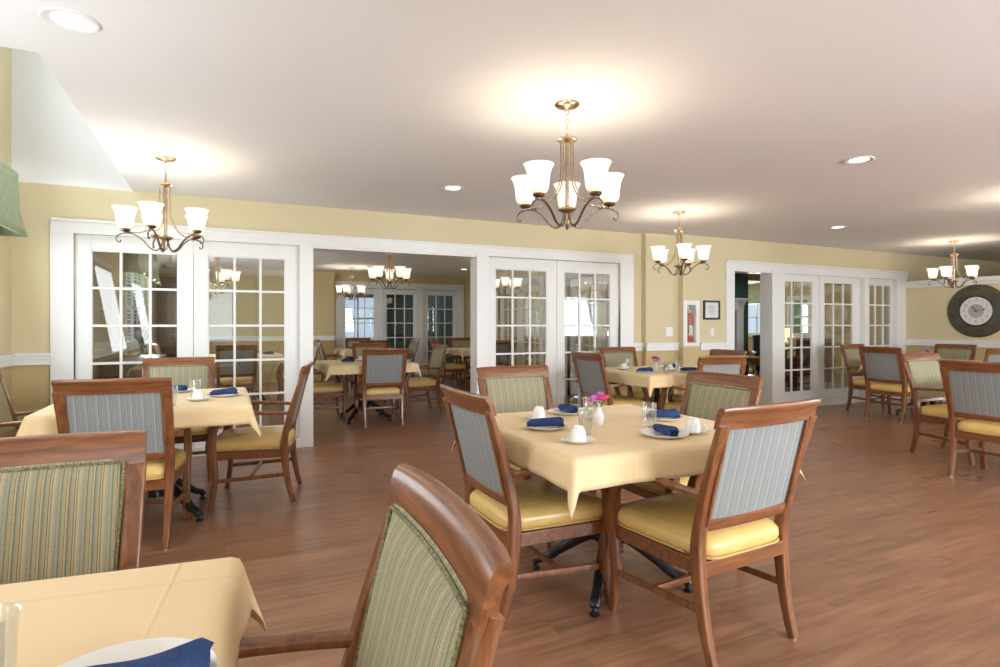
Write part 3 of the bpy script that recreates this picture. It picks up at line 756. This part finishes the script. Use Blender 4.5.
def make_napkin():
    rnd = random.Random(5)
    n = 26; rings = []
    for k in range(n + 1):
        u = k / n; x = -.082 + .164 * u
        w = .021 + .005 * u + .003 * math.sin(u * 9); h = .017 + .005 * u
        if u < .12: w *= .55 + u * 3.7; h *= .6 + u * 3.3
        if u > .92: w *= 1 - (u - .92) * 3; h *= 1 - (u - .92) * 3
        ring = []
        for j in range(20):
            a = 2 * PI * j / 20
            rr = 1 + .07 * math.sin(3 * a + u * 5) + (.03 if 2 < j < 5 else 0)
            ring.append((x + .006 * math.sin(a * 2), w * rr * math.cos(a) + .004 * math.sin(u * 7), max(-h, h * rr * math.sin(a)) + h))
        rings.append(ring)
    # folded in end of the roll
    last = rings[-1]; c = Vector((last[0][0], 0, .017))
    for f, dx in ((.8, .002), (.72, -.012), (.45, -.012), (.35, 0.0)):
        rings.append([(c.x + dx, p[1] * f, .017 + (p[2] - .017) * f) for p in last])
    t = thing('napkin', '', 'napkin')
    MB().rings(rings).build('rolled_cloth', M['navy'], t, smooth=50)
    mb = MB()   # loose hem flap lying along the roll
    rows = [[(-.07 + .145 * k / 12, .020 + .004 * math.sin(k), .012 + .002 * math.sin(k * 1.3)) for k in range(13)],
            [(-.06 + .135 * k / 12, .029 + .004 * math.sin(k * .8), .003 + .002 * math.sin(k)) for k in range(13)]]
    mb.rings(rows, False); o = mb.build('hem_flap', M['navy'], t); s = o.modifiers.new('thickness', 'SOLIDIFY'); s.thickness = .0025
    return t
def make_vase():
    t = thing('bud_vase', '', 'vase')
    MB().lathe([(.0, 0), (.020, 0), (.022, .004), (.026, .025), (.026, .04), (.018, .062), (.011, .078), (.010, .09), (.014, .1), (.012, .1), (.008, .09), (.009, .078), (.0, .06)], 24).build('vase_body', M['china'], t, smooth=60)
    return t
def make_blossoms():
    t = thing('cut_flower', '', 'flowers')
    mb = MB()
    for k in range(5):
        a = k * 1.3; mb.tube(bez([(0, 0, 0.02), (.005 * math.cos(a), .005 * math.sin(a), .07), (.026 * math.cos(a), .026 * math.sin(a), .115)], 4), .0012, 5)
    mb.build('stem', M['leaf'], t)
    rnd = random.Random(3)
    for k, (x, y, z, m) in enumerate(((.026, -.006, .128, 'pink'), (.008, .012, .140, 'lilac'), (-.018, .004, .126, 'lilac'), (-.030, -.010, .112, 'lilac'), (.012, -.018, .120, 'pink'))):
        mb = MB()
        for q in range(11):
            a = rnd.uniform(0, 6.28); tl = rnd.uniform(.2, 1.3)
            d = Vector((math.cos(a) * math.sin(tl), math.sin(a) * math.sin(tl), math.cos(tl)))
            mb.ball((x + d.x * .015, y + d.y * .015, z + d.z * .011), .0125, 1, (1, 1, .6), .2)
        mb.build('blossom', M[m], t, smooth=30)
    mb = MB()
    for k in range(4):
        a = k * 1.7 + .5; c, s = math.cos(a), math.sin(a)
        mb.rings([[(c * r - s * w, s * r + c * w, z), (c * r + s * w, s * r - c * w, z)] for r, z, w in ((.008, .085, .001), (.02, .1, .006), (.034, .105, .006), (.045, .098, .0005))], False)
    mb.build('leaf', M['leaf'], t)
    return t
plate, saucer, cup, tumbler, napkin, vase, blossoms = Maker(make_plate), Maker(make_saucer), Maker(make_cup), Maker(make_glass), Maker(make_napkin), Maker(make_vase), Maker(make_blossoms)
def setting(x, y, ang, place, tname):
    plate((x, y, ZT), 0, 'white plate %s' % place)
    napkin((x, y, ZT + .0105), R(ang), 'navy napkin roll %s' % place)
def cupset(x, y, ang, place):
    saucer((x, y, ZT), 0, 'saucer %s' % place)
    c = cup((x, y, ZT + .0045), R(ang), 'upturned white cup %s' % place); c.scale = (.86, .86, .86)
# centre table
setting(1.335, 2.33, -25, 'at the left edge of the centre table', '')
setting(1.665, 2.67, -95, 'at the back left of the centre table, beyond the flowers', '')
setting(1.705, 1.95, -103, 'at the front right of the centre table, nearest the camera', '')
setting(2.0, 2.30, -22, 'at the far right of the centre table, behind a glass', '')
cupset(1.30, 2.00, 65, 'at the front left corner of the centre table')
cupset(1.43, 2.56, 60, 'at the back left corner of the centre table')
cupset(1.87, 1.95, -60, 'at the right corner of the centre table beside the nearest chair')
tumbler((1.43, 2.14, ZT), 0, 'clear glass between the front left cup and the flowers, centre table')
tumbler((1.80, 2.16, ZT), 0, 'clear glass in front of the far right napkin, centre table')
tumbler((1.66, 2.45, ZT), 0, 'clear glass just behind the white vase, centre table')
vase((1.625, 2.32, ZT), 0, 'small white bud vase in the middle of the centre table')
blossoms((1.625, 2.32, ZT), R(-25), 'pink and lilac flowers in the vase on the centre table')
# left table
setting(-0.01, 4.32, 10, 'at the right end of the left table', '')
setting(-0.30, 4.72, -60, 'at the back of the left table, partly behind a glass', '')
cupset(-0.155, 4.14, 80, 'near the front right of the left table')
tumbler((-0.18, 4.36, ZT), 0, 'clear glass just behind the cup on the left table')
tumbler((-0.29, 3.96, ZT), 0, 'clear glass at the front edge of the left table, beside the chair back')
# foreground table
o = plate((-0.125, .875, ZT), 0, 'large white plate under a navy napkin at the bottom edge of the photo'); o.scale = (1.12, 1.12, 1.1)
o = napkin((-0.115, .868, ZT + .012), R(0), 'large rolled navy napkin at the bottom edge of the photo, on the foreground plate'); o.scale = (1.15, 1.4, .95)
tumbler((-0.272, .935, ZT), 0, 'clear glass at the bottom left corner of the photo')
# middle right table
setting(3.82, 4.66, -15, 'at the left of the table before the extinguisher', '')
setting(4.24, 4.50, -70, 'at the front right of the table before the extinguisher', '')
setting(4.40, 4.95, -10, 'at the far right of the table before the extinguisher', '')
cupset(3.86, 5.05, 120, 'at the back left of the table before the extinguisher')
cupset(4.22, 4.74, 30, 'right of the flowers on the table before the extinguisher')
tumbler((4.00, 4.55, ZT), 0, 'clear glass left of the pink flower on the table before the extinguisher')
tumbler((4.12, 4.50, ZT), 0, 'clear glass in front of the cups on the table before the extinguisher')
tumbler((3.98, 5.12, ZT), 0, 'clear glass at the back edge of the table before the extinguisher')
vase((4.10, 4.82, ZT), 0, 'small white bud vase on the table before the extinguisher')
blossoms((4.10, 4.82, ZT), R(160), 'pink flowers in the vase on the table before the extinguisher')
# right tables
cupset(5.86, 2.70, 0, 'on the table at the right edge of the photo')
setting(5.95, 2.20, 80, 'on the table at the right edge of the photo', '')
vase((8.60, 4.62, ZT), 0, 'small white bud vase on the table beside the glazed right doors')
blossoms((8.60, 4.62, ZT), R(80), 'flowers in the vase on the table beside the glazed right doors')
setting(8.35, 4.75, 60, 'on the table beside the glazed right doors', '')
# tables beyond the opening
setting(1.42, 7.55, 5, 'at the left of the first table beyond the opening', '')
cupset(1.62, 7.72, 90, 'on the first table beyond the opening, left of the chair back')
setting(2.10, 7.40, 90, 'at the right of the first table beyond the opening', '')
setting(2.30, 11.7, 5, 'on the second table beyond the opening', '')
setting(4.55, 10.70, 5, 'on the table near the right jamb', '')
setting(0.62, 10.05, 5, 'on the table seen through the second glass door', '')

# ------------------------------------------------------------------ chandeliers
def make_chandelier():
    t = thing('chandelier', '', 'chandelier')      # origin at the ceiling; everything hangs down
    MB().lathe([(.0, 0), (.066, 0), (.068, -.006), (.060, -.014), (.03, -.020), (.012, -.026), (.008, -.034), (.0, -.034)], 28).build('canopy', M['brass'], t)
    mb = MB()
    for k in range(3):
        z = -.045 - k * .024; mb.torus((0, 0, z), .010, .0022, Matrix.Rotation(R(90), 3, 'X') if k % 2 else Matrix.Rotation(R(90), 3, 'Y'))
    mb.torus((0, 0, -.135), .020, .003, Matrix.Rotation(R(90), 3, 'X') @ Matrix.Diagonal((.75, 1.5, 1)))
    mb.build('chain', M['brass'], t)
    MB().lathe([(.0, -.165), (.008, -.166), (.012, -.176), (.030, -.184), (.052, -.192), (.054, -.199), (.048, -.205), (.020, -.212), (.0115, -.22), (.011, -.555), (.024, -.565), (.048, -.572), (.050, -.580), (.030, -.592), (.018, -.60), (.02, -.615), (.012, -.64), (.012, -.66), (.0, -.668)], 28).build('column', M['brass'], t)
    for k in range(5):
        a = k * 2 * PI / 5; c, s = math.cos(a), math.sin(a)
        P3 = lambda pr: bez([(r * c, r * s, z) for r, z in pr], 6)
        mb = MB()
        mb.tube(P3([(.036, -.20), (.036, -.30), (.037, -.38), (.048, -.44), (.085, -.505), (.14, -.545), (.20, -.552), (.245, -.548)]), .0042, 8)
        o = mb.build('upper_arm', M['brass'], t)
        mb = MB()
        p = P3([(.018, -.60), (.030, -.645), (.058, -.672), (.098, -.655), (.145, -.60), (.195, -.565), (.245, -.560), (.285, -.575), (.300, -.600), (.292, -.622), (.275, -.622), (.272, -.610)])
        n = len(p); mb.sweep(p, [(.0085 - .004 * i / n, .0055 - .002 * i / n) for i in range(n)], Vector((-s, c, 0)), 10, 2.5)
        mb.build('scroll_arm', M['bronze'], t)
        cx, cy = .247 * c, .247 * s
        cp = MB().lathe([(.0, -.565), (.008, -.562), (.009, -.553), (.028, -.545), (.033, -.536), (.030, -.530), (.022, -.528), (.0, -.528)], 20, (cx, cy, 0)).build('shade_holder', M['bronze'], t)
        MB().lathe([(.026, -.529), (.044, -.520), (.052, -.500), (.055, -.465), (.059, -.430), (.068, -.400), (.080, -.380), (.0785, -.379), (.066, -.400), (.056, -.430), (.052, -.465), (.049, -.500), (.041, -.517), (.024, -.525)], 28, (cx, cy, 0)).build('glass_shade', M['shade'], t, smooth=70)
        MB().ball((cx, cy, -.462), .024, 2, (1, 1, 1.25)).build('bulb', M['bulb'], t)
    return t
chand = Maker(make_chandelier)
LIGHTS = []
def put_chandelier(x, y, deg, label, z=CH, power=.8):
    o = chand((x, y, z), R(deg), label)
    for k in range(5):
        a = R(deg) + k * 2 * PI / 5
        l = LIGHTS[0] if LIGHTS and False else None
        ld = bpy.data.lights.get('chandelier_bulb_%g' % power)
        if not ld:
            ld = bpy.data.lights.new('chandelier_bulb_%g' % power, 'POINT'); ld.energy = power; ld.color = (1, 0.86, 0.69); ld.shadow_soft_size = .045
        lo = bpy.data.objects.new('bulb_light', ld); C.objects.link(lo); lo.location = (x + .247 * math.cos(a), y + .247 * math.sin(a), z - .405)
for i, (x, y, lb) in enumerate(((1.7, -.5, 'added fill chandelier behind the camera, left'), (4.6, .0, 'added fill chandelier behind the camera, centre'), (8.6, .3, 'added fill chandelier behind the camera, right'), (-.3, -.9, 'added fill chandelier behind the camera, beside the left windows'), (12.2, 3.9, 'added fill chandelier beyond the part-height wall that carries the clock'))):
    put_chandelier(x, y, 10, lb)  # five unseen chandeliers, added to fill the room with light
def vdir(x, y): return math.degrees(math.atan2(y, x))
put_chandelier(1.69, 2.71, vdir(1.69, 2.71), 'large brass five-shade chandelier hanging above the centre table')
put_chandelier(-0.39, 4.83, vdir(-.39, 4.83) + 16, 'brass five-shade chandelier at left, before the left french doors')
put_chandelier(4.38, 4.78, vdir(4.38, 4.78) + 180 + 12, 'brass five-shade chandelier right of centre, near the narrow doorway')
put_chandelier(9.47, 4.74, vdir(9.47, 4.74) + 14, 'brass five-shade chandelier at far right, above the wall clock')
put_chandelier(6.72, 2.62, 20, 'chandelier cut off by the right edge of the photo')
put_chandelier(2.10, 8.08, vdir(2.1, 8.08), 'nearer chandelier beyond the wide opening', CH - .02)
put_chandelier(2.35, 12.1, vdir(2.35, 12.1) + 10, 'farther and smaller chandelier beyond the wide opening', CH - .02)
put_chandelier(-0.1, 9.6, 10, 'chandelier seen through the second glass door from the left', CH - .02)
put_chandelier(4.4, 9.1, 30, 'chandelier beyond the third glass door', CH - .02)

# ------------------------------------------------------------------ recessed downlights
def make_down():
    t = thing('recessed_downlight', '', 'ceiling light')
    MB().lathe([(.098, 0), (.100, -.004), (.094, -.008), (.075, -.006), (.066, -.002), (.064, -.0015), (.064, -.001), (.098, 0)], 36).build('trim_ring', M['white'], t)
    MB().lathe([(.0, -.0015), (.064, -.0015), (.064, -.0005), (.0, -.0005)], 32).build('lens', M['lens'], t)
    return t
down = Maker(make_down)
for x, y, lb, z, e in ((-0.555, 2.805, 'large round recessed ceiling light at the upper left corner of the photo', CH, 16), (1.815, 4.80, 'small recessed ceiling light left of the centre chandelier', CH, 16),
                 (4.19, 2.71, 'recessed ceiling light at right, highest on the ceiling right of the centre chandelier', CH, 16), (6.83, 4.68, 'small recessed ceiling light above the glazed right doors', CH, 16),
                 (1.72, 8.9, 'recessed ceiling light beyond the opening, between its two chandeliers', CH - .02, 12), (4.6, 11.5, 'recessed ceiling light beyond the opening near its right jamb', CH - .02, 12),
                 (12.2, 10.4, 'recessed ceiling light in the lounge seen through the narrow doorway', CH - .02, 14)):
    down((x, y, z), 0, lb)
    l = bpy.data.lights.new('downlight_beam', 'SPOT'); l.energy = e; l.spot_size = R(120); l.spot_blend = .8; l.color = (1, .86, .68); l.shadow_soft_size = .06
    lo = bpy.data.objects.new('downlight_beam', l); C.objects.link(lo); lo.location = (x, y, z - .012)

# ------------------------------------------------------------------ wall clock
ck = thing('wall_clock', 'large round wall clock with wide dark ring and white face on the right wall', 'clock', (XC, 4.90, 1.445), R(-90))
def rotY(mb):  # lathe axis z -> -y (faces the room)
    bmesh.ops.rotate(mb.bm, verts=mb.bm.verts, cent=(0, 0, 0), matrix=Matrix.Rotation(R(90), 3, 'X')); return mb
rotY(MB().lathe([(.0, .002), (.405, .002), (.408, .010), (.400, .022), (.30, .038), (.232, .044), (.228, .040), (.0, .03)], 64)).build('outer_ring', M['clockring'], ck, smooth=40)
rotY(MB().lathe([(.232, .036), (.236, .048), (.228, .054), (.217, .050), (.215, .036)], 64)).build('bezel', M['black'], ck)
rotY(MB().lathe([(.0, .041), (.217, .041), (.217, .036), (.0, .036)], 64)).build('clock_face', M['clockface'], ck)
rotY(MB().lathe([(.0, .0425), (.105, .0425), (.105, .041), (.0, .041)], 48)).build('centre_disc', M['greydisc'], ck)
for k in range(1, 13):
    mb = MB()
    cu = bpy.data.curves.new('numeral_text', 'FONT'); cu.body = str(k); cu.size = .068; cu.align_x = 'CENTER'; cu.align_y = 'CENTER'
    o = bpy.data.objects.new('numeral_text', cu); me = o.to_mesh()
    a = R(90 - 30 * k); x, z = .162 * math.cos(a), .162 * math.sin(a)
    vs = [mb.bm.verts.new((x + v.co.x * .8, -.0425, z + v.co.y)) for v in me.vertices]
    for p in me.polygons:
        try: mb.bm.faces.new([vs[i] for i in p.vertices])
        except ValueError: pass
    o.to_mesh_clear(); bpy.data.objects.remove(o); bpy.data.curves.remove(cu)
    mb.build('numeral', M['ink'], ck, smooth=0)

def hand(ang, ln, wd, name):
    a = R(90 - ang); d = Vector((math.cos(a), 0, math.sin(a))); n = Vector((-d.z, 0, d.x))
    mb = MB(); st = [(-.03, wd * .6), (0, wd), (ln * .55, wd * .7), (ln * .7, wd * 1.7), (ln, .0008)]
    mb.rings([[tuple(d * r + n * q + Vector((0, y, 0))) for q, y in ((w_, -.046), (-w_, -.046), (-w_, -.048), (w_, -.048))] for r, w_ in st]); mb.build(name, M['black'], ck, smooth=0)
hand(-38, .085, .006, 'hour_hand'); hand(77, .150, .004, 'minute_hand')
# note: local -y faces the room once turned

# ------------------------------------------------------------------ extinguisher cabinet, extinguisher, frame, plates
cb = thing('extinguisher_cabinet', 'white framed recessed cabinet holding the red fire extinguisher', 'cabinet', (5.665, YR, 1.245))
mb = MB()
for b in ((-.14, -.08, -.022, .0, -.295, .315), (.08, .14, -.022, .0, -.295, .315), (-.08, .08, -.022, .0, .255, .315), (-.08, .08, -.022, .0, -.295, -.255)): mb.box(*b)
mb.build('cabinet_frame', M['white'], cb, bevel=.004, smooth=0)
mb = MB()
for b in ((-.0795, -.0755, 0, .15, -.2545, .2545), (.0755, .0795, 0, .15, -.2545, .2545), (-.0755, .0755, 0, .15, .2505, .2545), (-.0755, .0755, 0, .15, -.2545, -.2505), (-.0755, .0755, .146, .15, -.2505, .2505)): mb.box(*b)
mb.build('cabinet_box', M['white'], cb, smooth=0)
MB().box(-.08, .08, -.012, -.009, -.255, .255).build('glass_pane', M['glass'], cb, smooth=0)
ex = thing('fire_extinguisher', 'red fire extinguisher with white label inside the wall cabinet', 'fire extinguisher', (5.684, YR + .060, .9955))
MB().lathe([(.0, 0), (.060, 0), (.064, .006), (.064, .31), (.058, .34), (.036, .365), (.02, .375), (.0, .376)], 28).build('cylinder', M['red'], ex, smooth=50)
mb = MB(); mb.lathe([(.016, .372), (.018, .38), (.018, .41), (.0, .412)], 14); mb.box(-.014, .05, -.01, .01, .41, .425); mb.box(-.014, .06, -.008, .008, .445, .455, Matrix.Translation((0, 0, 0))); mb.box(-.02, -.006, -.01, .01, .40, .46)
mb.build('valve', M['steel'], ex)
rotm = MB().lathe([(0, .02), (.016, .02), (.016, .035), (0, .035)], 16); bmesh.ops.rotate(rotm.bm, verts=rotm.bm.verts, cent=(0, 0, 0), matrix=Matrix.Rotation(R(90), 3, 'X')); bmesh.ops.translate(rotm.bm, verts=rotm.bm.verts, vec=(.0, 0, .40)); rotm.build('gauge', M['paper'], ex)
MB().tube(bez([(-.02, -.01, .43), (-.05, -.03, .42), (-.055, -.045, .36), (-.05, -.052, .22), (-.048, -.052, .12)], 5), .008, 8).build('hose', M['black'], ex)
mb = MB(); rr = []
for z in (.09, .215):
    rr.append([(.0648 * math.sin(a), -.0648 * math.cos(a), z) for a in [R(-40 + 100 * k / 10) for k in range(11)]])
mb.rings(rr, False).build('label_panel', M['paper'], ex)
ex.scale = (.85, .85, 1.06)
fr = thing('picture_frame', 'small square black framed certificate beside the fire extinguisher cabinet', 'picture frame', (6.035, YR, 1.435))
mb = MB(); F_ = .15
for b in ((-F_, -F_ + .025, -.02, 0, -.13, .13), (F_ - .025, F_, -.02, 0, -.13, .13), (-F_ + .025, F_ - .025, -.02, 0, .105, .13), (-F_ + .025, F_ - .025, -.02, 0, -.13, -.105)): mb.box(*b)
mb.build('frame', M['black'], fr, bevel=.002, smooth=0)
MB().box(-F_ + .025, F_ - .025, -.008, -.002, -.105, .105).build('mat_board', M['paper'], fr, smooth=0)
mb = MB(); 
for k, (wd, z) in enumerate(((.05, .05), (.07, .035), (.06, .015), (.07, -.002), (.05, -.02), (.065, -.04), (.03, -.06))): mb.box(-wd, wd, -.0088, -.0079, z - .0022, z + .0022)
mb.build('document_text', M['ink'], fr, smooth=0)
def plate_sw(name, label, x, y, z, w_, h, n):
    t = thing(name, label, 'wall plate', (x, y, z)); MB().box(-w_, w_, -.008, 0, -h, h).build('cover_plate', M['white'], t, bevel=.003, smooth=0)
    for k in range(n):
        q = (k - (n - 1) / 2) * .046; MB().box(q - .008, q + .008, -.016, -.008, -.014, .014).build('toggle', M['white'], t, bevel=.002, smooth=0)
plate_sw('switch_plate', 'double white switch plate left of the extinguisher cabinet', 5.38, 6.06, 1.14, .06, .06, 2)
plate_sw('thermostat', 'slim white wall control below the framed certificate', 6.05, YR, 1.135, .032, .05, 1)

# ------------------------------------------------------------------ dining room beyond: sideboard, tulips, tall cabinet
sb = thing('sideboard', 'dark low sideboard behind the leftmost glass door', 'sideboard', (-.96, 8.1, 0))
MB().box(-.22, .22, -.9, .9, .08, .80).build('body', M['darkwood'], sb, bevel=.006, smooth=0)
MB().box(-.235, .245, -.92, .92, .80, .835).build('top', M['darkwood'], sb, bevel=.006, smooth=0)
for k in range(3):
    y = -.6 + k * .6
    d = MB().box(.22, .238, y - .28, y + .28, .12, .77).build('door', M['darkwood'], sb, bevel=.004, smooth=0)
    MB().ball((.25, y + .2, .48), .012, 1).build('knob', M['brass'], d)
for a in (-.19, .19):
    for b in (-.86, .86): MB().box(a - .025, a + .025, b - .025, b + .025, 0, .08).build('leg', M['darkwood'], sb, smooth=0)
tv = thing('tulip_vase', 'clear glass vase holding tulips behind the leftmost glass door', 'vase', (-.93, 8.42, .835))
MB().lathe([(.0, 0), (.045, 0), (.05, .01), (.045, .1), (.055, .18), (.052, .18), (.042, .1), (.046, .012), (.0, .01)], 20).build('vase_body', M['tumbler'], tv)
tl = thing('tulip_bunch', 'bunch of tulips with long green leaves in the glass vase', 'flowers', (-.93, 8.42, .848))
rnd = random.Random(11)
st, lf = MB(), MB()
for k in range(9):
    a = k * .7; r1 = rnd.uniform(.05, .12); h = rnd.uniform(.28, .38); c, s = math.cos(a), math.sin(a)
    st.tube(bez([(0, 0, .01), (.03 * c, .03 * s, .17), (r1 * c, r1 * s, h)], 4), .003, 5)
    bl = MB().lathe([(.0, 0), (.014, .005), (.019, .02), (.015, .04), (.004, .052), (.0, .052)], 8, (r1 * c, r1 * s, h)); bl.build('tulip_head', M['pink'] if k % 3 else M['lilac'], tl)
for k in range(12):
    a = k * .55 + .2; c, s = math.cos(a), math.sin(a); h = rnd.uniform(.2, .34); r1 = rnd.uniform(.07, .14)
    pts = bez([(.01 * c, .01 * s, .03), (.03 * c, .03 * s, .16), (r1 * c, r1 * s, h)], 4)
    lf.rings([[(p.x - s * w_, p.y + c * w_, p.z), (p.x + s * w_, p.y - c * w_, p.z)] for p, w_ in zip(pts, [.004, .008, .012, .016, .018, .018, .014, .008, .001])], False)
st.build('stem', M['leaf'], tl); lf.build('leaf', M['leaf'], tl)
ar = thing('tall_cabinet', 'tall dark brown cabinet seen through the right panes of the leftmost glass door', 'cabinet', (-.90, 12.9, 0))
MB().box(-.25, .25, -.3, .3, .06, 2.08).build('body', M['darkwood'], ar, bevel=.006, smooth=0)
MB().box(-.27, .27, -.33, .32, 2.08, 2.14).build('cornice', M['darkwood'], ar, bevel=.01, smooth=0)
MB().box(-.25, .25, -.29, .29, 0, .06).build('plinth', M['darkwood'], ar, smooth=0)
for s in (-1, 1):
    d = MB().box(min(s * .005, s * .24), max(s * .005, s * .24), -.318, -.3, .1, 2.04).build('door', M['darkwood'], ar, bevel=.004, smooth=0)
    MB().ball((s * .03, -.33, 1.05), .012, 1).build('knob', M['brass'], d)

# ------------------------------------------------------------------ lounge through the narrow doorway
mt = thing('fireplace_mantel', 'cream fireplace mantel on the teal wall seen through the narrow doorway', 'mantel', (8.2, 8.0, 0))
MB().box(-.62, -.42, -.12, 0, 0, 1.5).build('pilaster', M['white'], mt, bevel=.005, smooth=0)
MB().box(.42, .60, -.12, 0, 0, 1.5).build('pilaster', M['white'], mt, bevel=.005, smooth=0)
MB().box(-.62, .60, -.13, 0, 1.5, 1.68).build('frieze', M['white'], mt, bevel=.005, smooth=0)
MB().box(-.66, .68, -.22, 0, 1.68, 1.73).build('shelf', M['white'], mt, bevel=.008, smooth=0)
p = bez([(.64, -.06, 1.5), (.605, -.12, 1.58), (.62, -.17, 1.64), (.66, -.19, 1.68)], 5)
MB().sweep([(.52, q.y, q.z) for q in p], [(.06, .02)] * len(p), Vector((1, 0, 0)), 10, 4).build('corbel', M['white'], mt)
MB().box(-.42, .42, -.02, 0, 0, 1.5).build('hearth_surround', M['black'], mt, smooth=0)
def armchair(label, x, y, rz, m, hb=1.0, w_=.36):
    t = thing('lounge_armchair', label, 'armchair', (x, y, 0), R(rz))
    MB().box(-w_, w_, -.34, .36, .18, .34).build('base', m, t, bevel=.03, segs=3)
    MB().box(-w_ + .1, w_ - .1, -.2, .38, .34, .47).build('seat_cushion', m, t, bevel=.04, segs=4)
    mb = MB(); mb.sweep(bez([(0, -.25, .3), (0, -.28, .6), (0, -.33, .85), (0, -.38, hb)], 4), [(w_ - .04, .07)] * 12 + [(w_ - .09, .045)], Vector((1, 0, 0)), 20, 4); mb.build('backrest', m, t)
    for s in (-1, 1):
        MB().sweep([(s * (w_ - .05), -.30, .55), (s * (w_ - .05), .34, .54)], [(.065, .07)] * 2, Vector((1, 0, 0)), 16, 2.2).build('armrest', m, t)
        MB().box(min(s * (w_ - .1), s * w_), max(s * (w_ - .1), s * w_), -.3, .33, .3, .55).build('side_panel', m, t, bevel=.01)
        for b in (-.3, .32): MB().sweep([(s * (w_ - .06), b, 0), (s * (w_ - .06), b, .19)], [(.015, .015), (.025, .025)], Vector((1, 0, 0)), 10, 4).build('leg', M['darkwood'], t)
    return t
armchair('tan upholstered armchair in the lounge seen through the narrow doorway', 12.6, 10.9, 60, M['tan'], 1.08, .42)
armchair('dark wooden framed armchair at the right side of the narrow doorway view', 11.4, 9.55, 140, M['black'], .98, .3)
armchair('dark red armchair seen through the first glazed right door, nearer the doors', 8.95, 6.95, 200, M['maroon'], .95)
armchair('dark red armchair seen through the first glazed right door, farther into the lounge', 10.25, 7.55, 120, M['maroon'], .95)
stb = thing('side_table', 'low wooden side table with an ochre throw in the lounge', 'side table', (10.0, 8.95, 0))
MB().box(-.35, .35, -.25, .25, .50, .53).build('tabletop', M['wood_x'], stb, bevel=.006)
for a in (-.31, .31):
    for b in (-.21, .21): MB().box(a - .02, a + .02, b - .02, b + .02, 0, .50).build('leg', M['wood'], stb, smooth=0)
MB().box(-.31, .31, -.21, .21, .14, .16).build('lower_shelf', M['wood_x'], stb, smooth=0)
th_ = MB(); rows = []
for k in range(9):
    u = -1 + k / 4; x = u * .42; z = .547 + .01 * math.sin(k * 2) if abs(x) < .36 else .547 - (abs(x) - .36) * 3
    rows.append([(max(-.37, min(.37, x)), y_, z + .008 * math.sin(k + j)) for j, y_ in enumerate((-.2, -.1, 0, .1, .2))])
o = th_.rings(rows, False).build('throw_cloth', M['throw']); o.location = (10.0, 8.95, 0); tag(o, 'ochre cloth draped over the low side table in the lounge', 'throw')
s = o.modifiers.new('thickness', 'SOLIDIFY'); s.thickness = .012
lt = thing('lamp_table', 'small dark table carrying the lit lamp in the lounge', 'side table', (12.3, 9.75, 0))
MB().lathe([(.0, .6), (.25, .6), (.25, .63), (.0, .63)], 24).build('tabletop', M['darkwood'], lt)
MB().lathe([(.0, 0), (.18, 0), (.18, .02), (.03, .06), (.025, .6)], 16).build('pedestal', M['darkwood'], lt)
lp = thing('table_lamp', 'lit table lamp with warm orange shade seen through the first glazed right door', 'lamp', (12.3, 9.75, .63))
MB().lathe([(.0, 0), (.07, 0), (.07, .015), (.02, .04), (.06, .12), (.065, .18), (.02, .26), (.012, .3), (.012, .36)], 20).build('lamp_base', M['china'], lp)
MB().lathe([(.17, .30), (.11, .52), (.108, .52), (.168, .30)], 28).build('lamp_shade', M['lampshade'], lp)
l = bpy.data.lights.new('lamp_glow', 'POINT'); l.energy = 8; l.color = (1, .7, .4); l.shadow_soft_size = .05
lo = bpy.data.objects.new('lamp_glow', l); C.objects.link(lo); lo.location = (12.3, 9.75, 1.22)

# ------------------------------------------------------------------ outdoors seen through the far windows
struct(MB().box(-30, 40, -25, 40, -.35, -.25).build('ground', M['foliage'], smooth=0))
for i, (x0, x1, y0, y1, h, lb) in enumerate(((16.6, 17.5, 12.6, 13.3, 2.1, 'green bush outside the lounge side window'),)):
    mb = MB(); rnd = random.Random(i)
    for k in range(60):
        mb.ball((rnd.uniform(x0, x1), rnd.uniform(y0, y1), rnd.uniform(.2, h) - .3), rnd.uniform(.35, .6), 2, (1, 1, 1), .12)
    tag(mb.build('hedge', M['foliage'], smooth=30), lb, 'hedge')
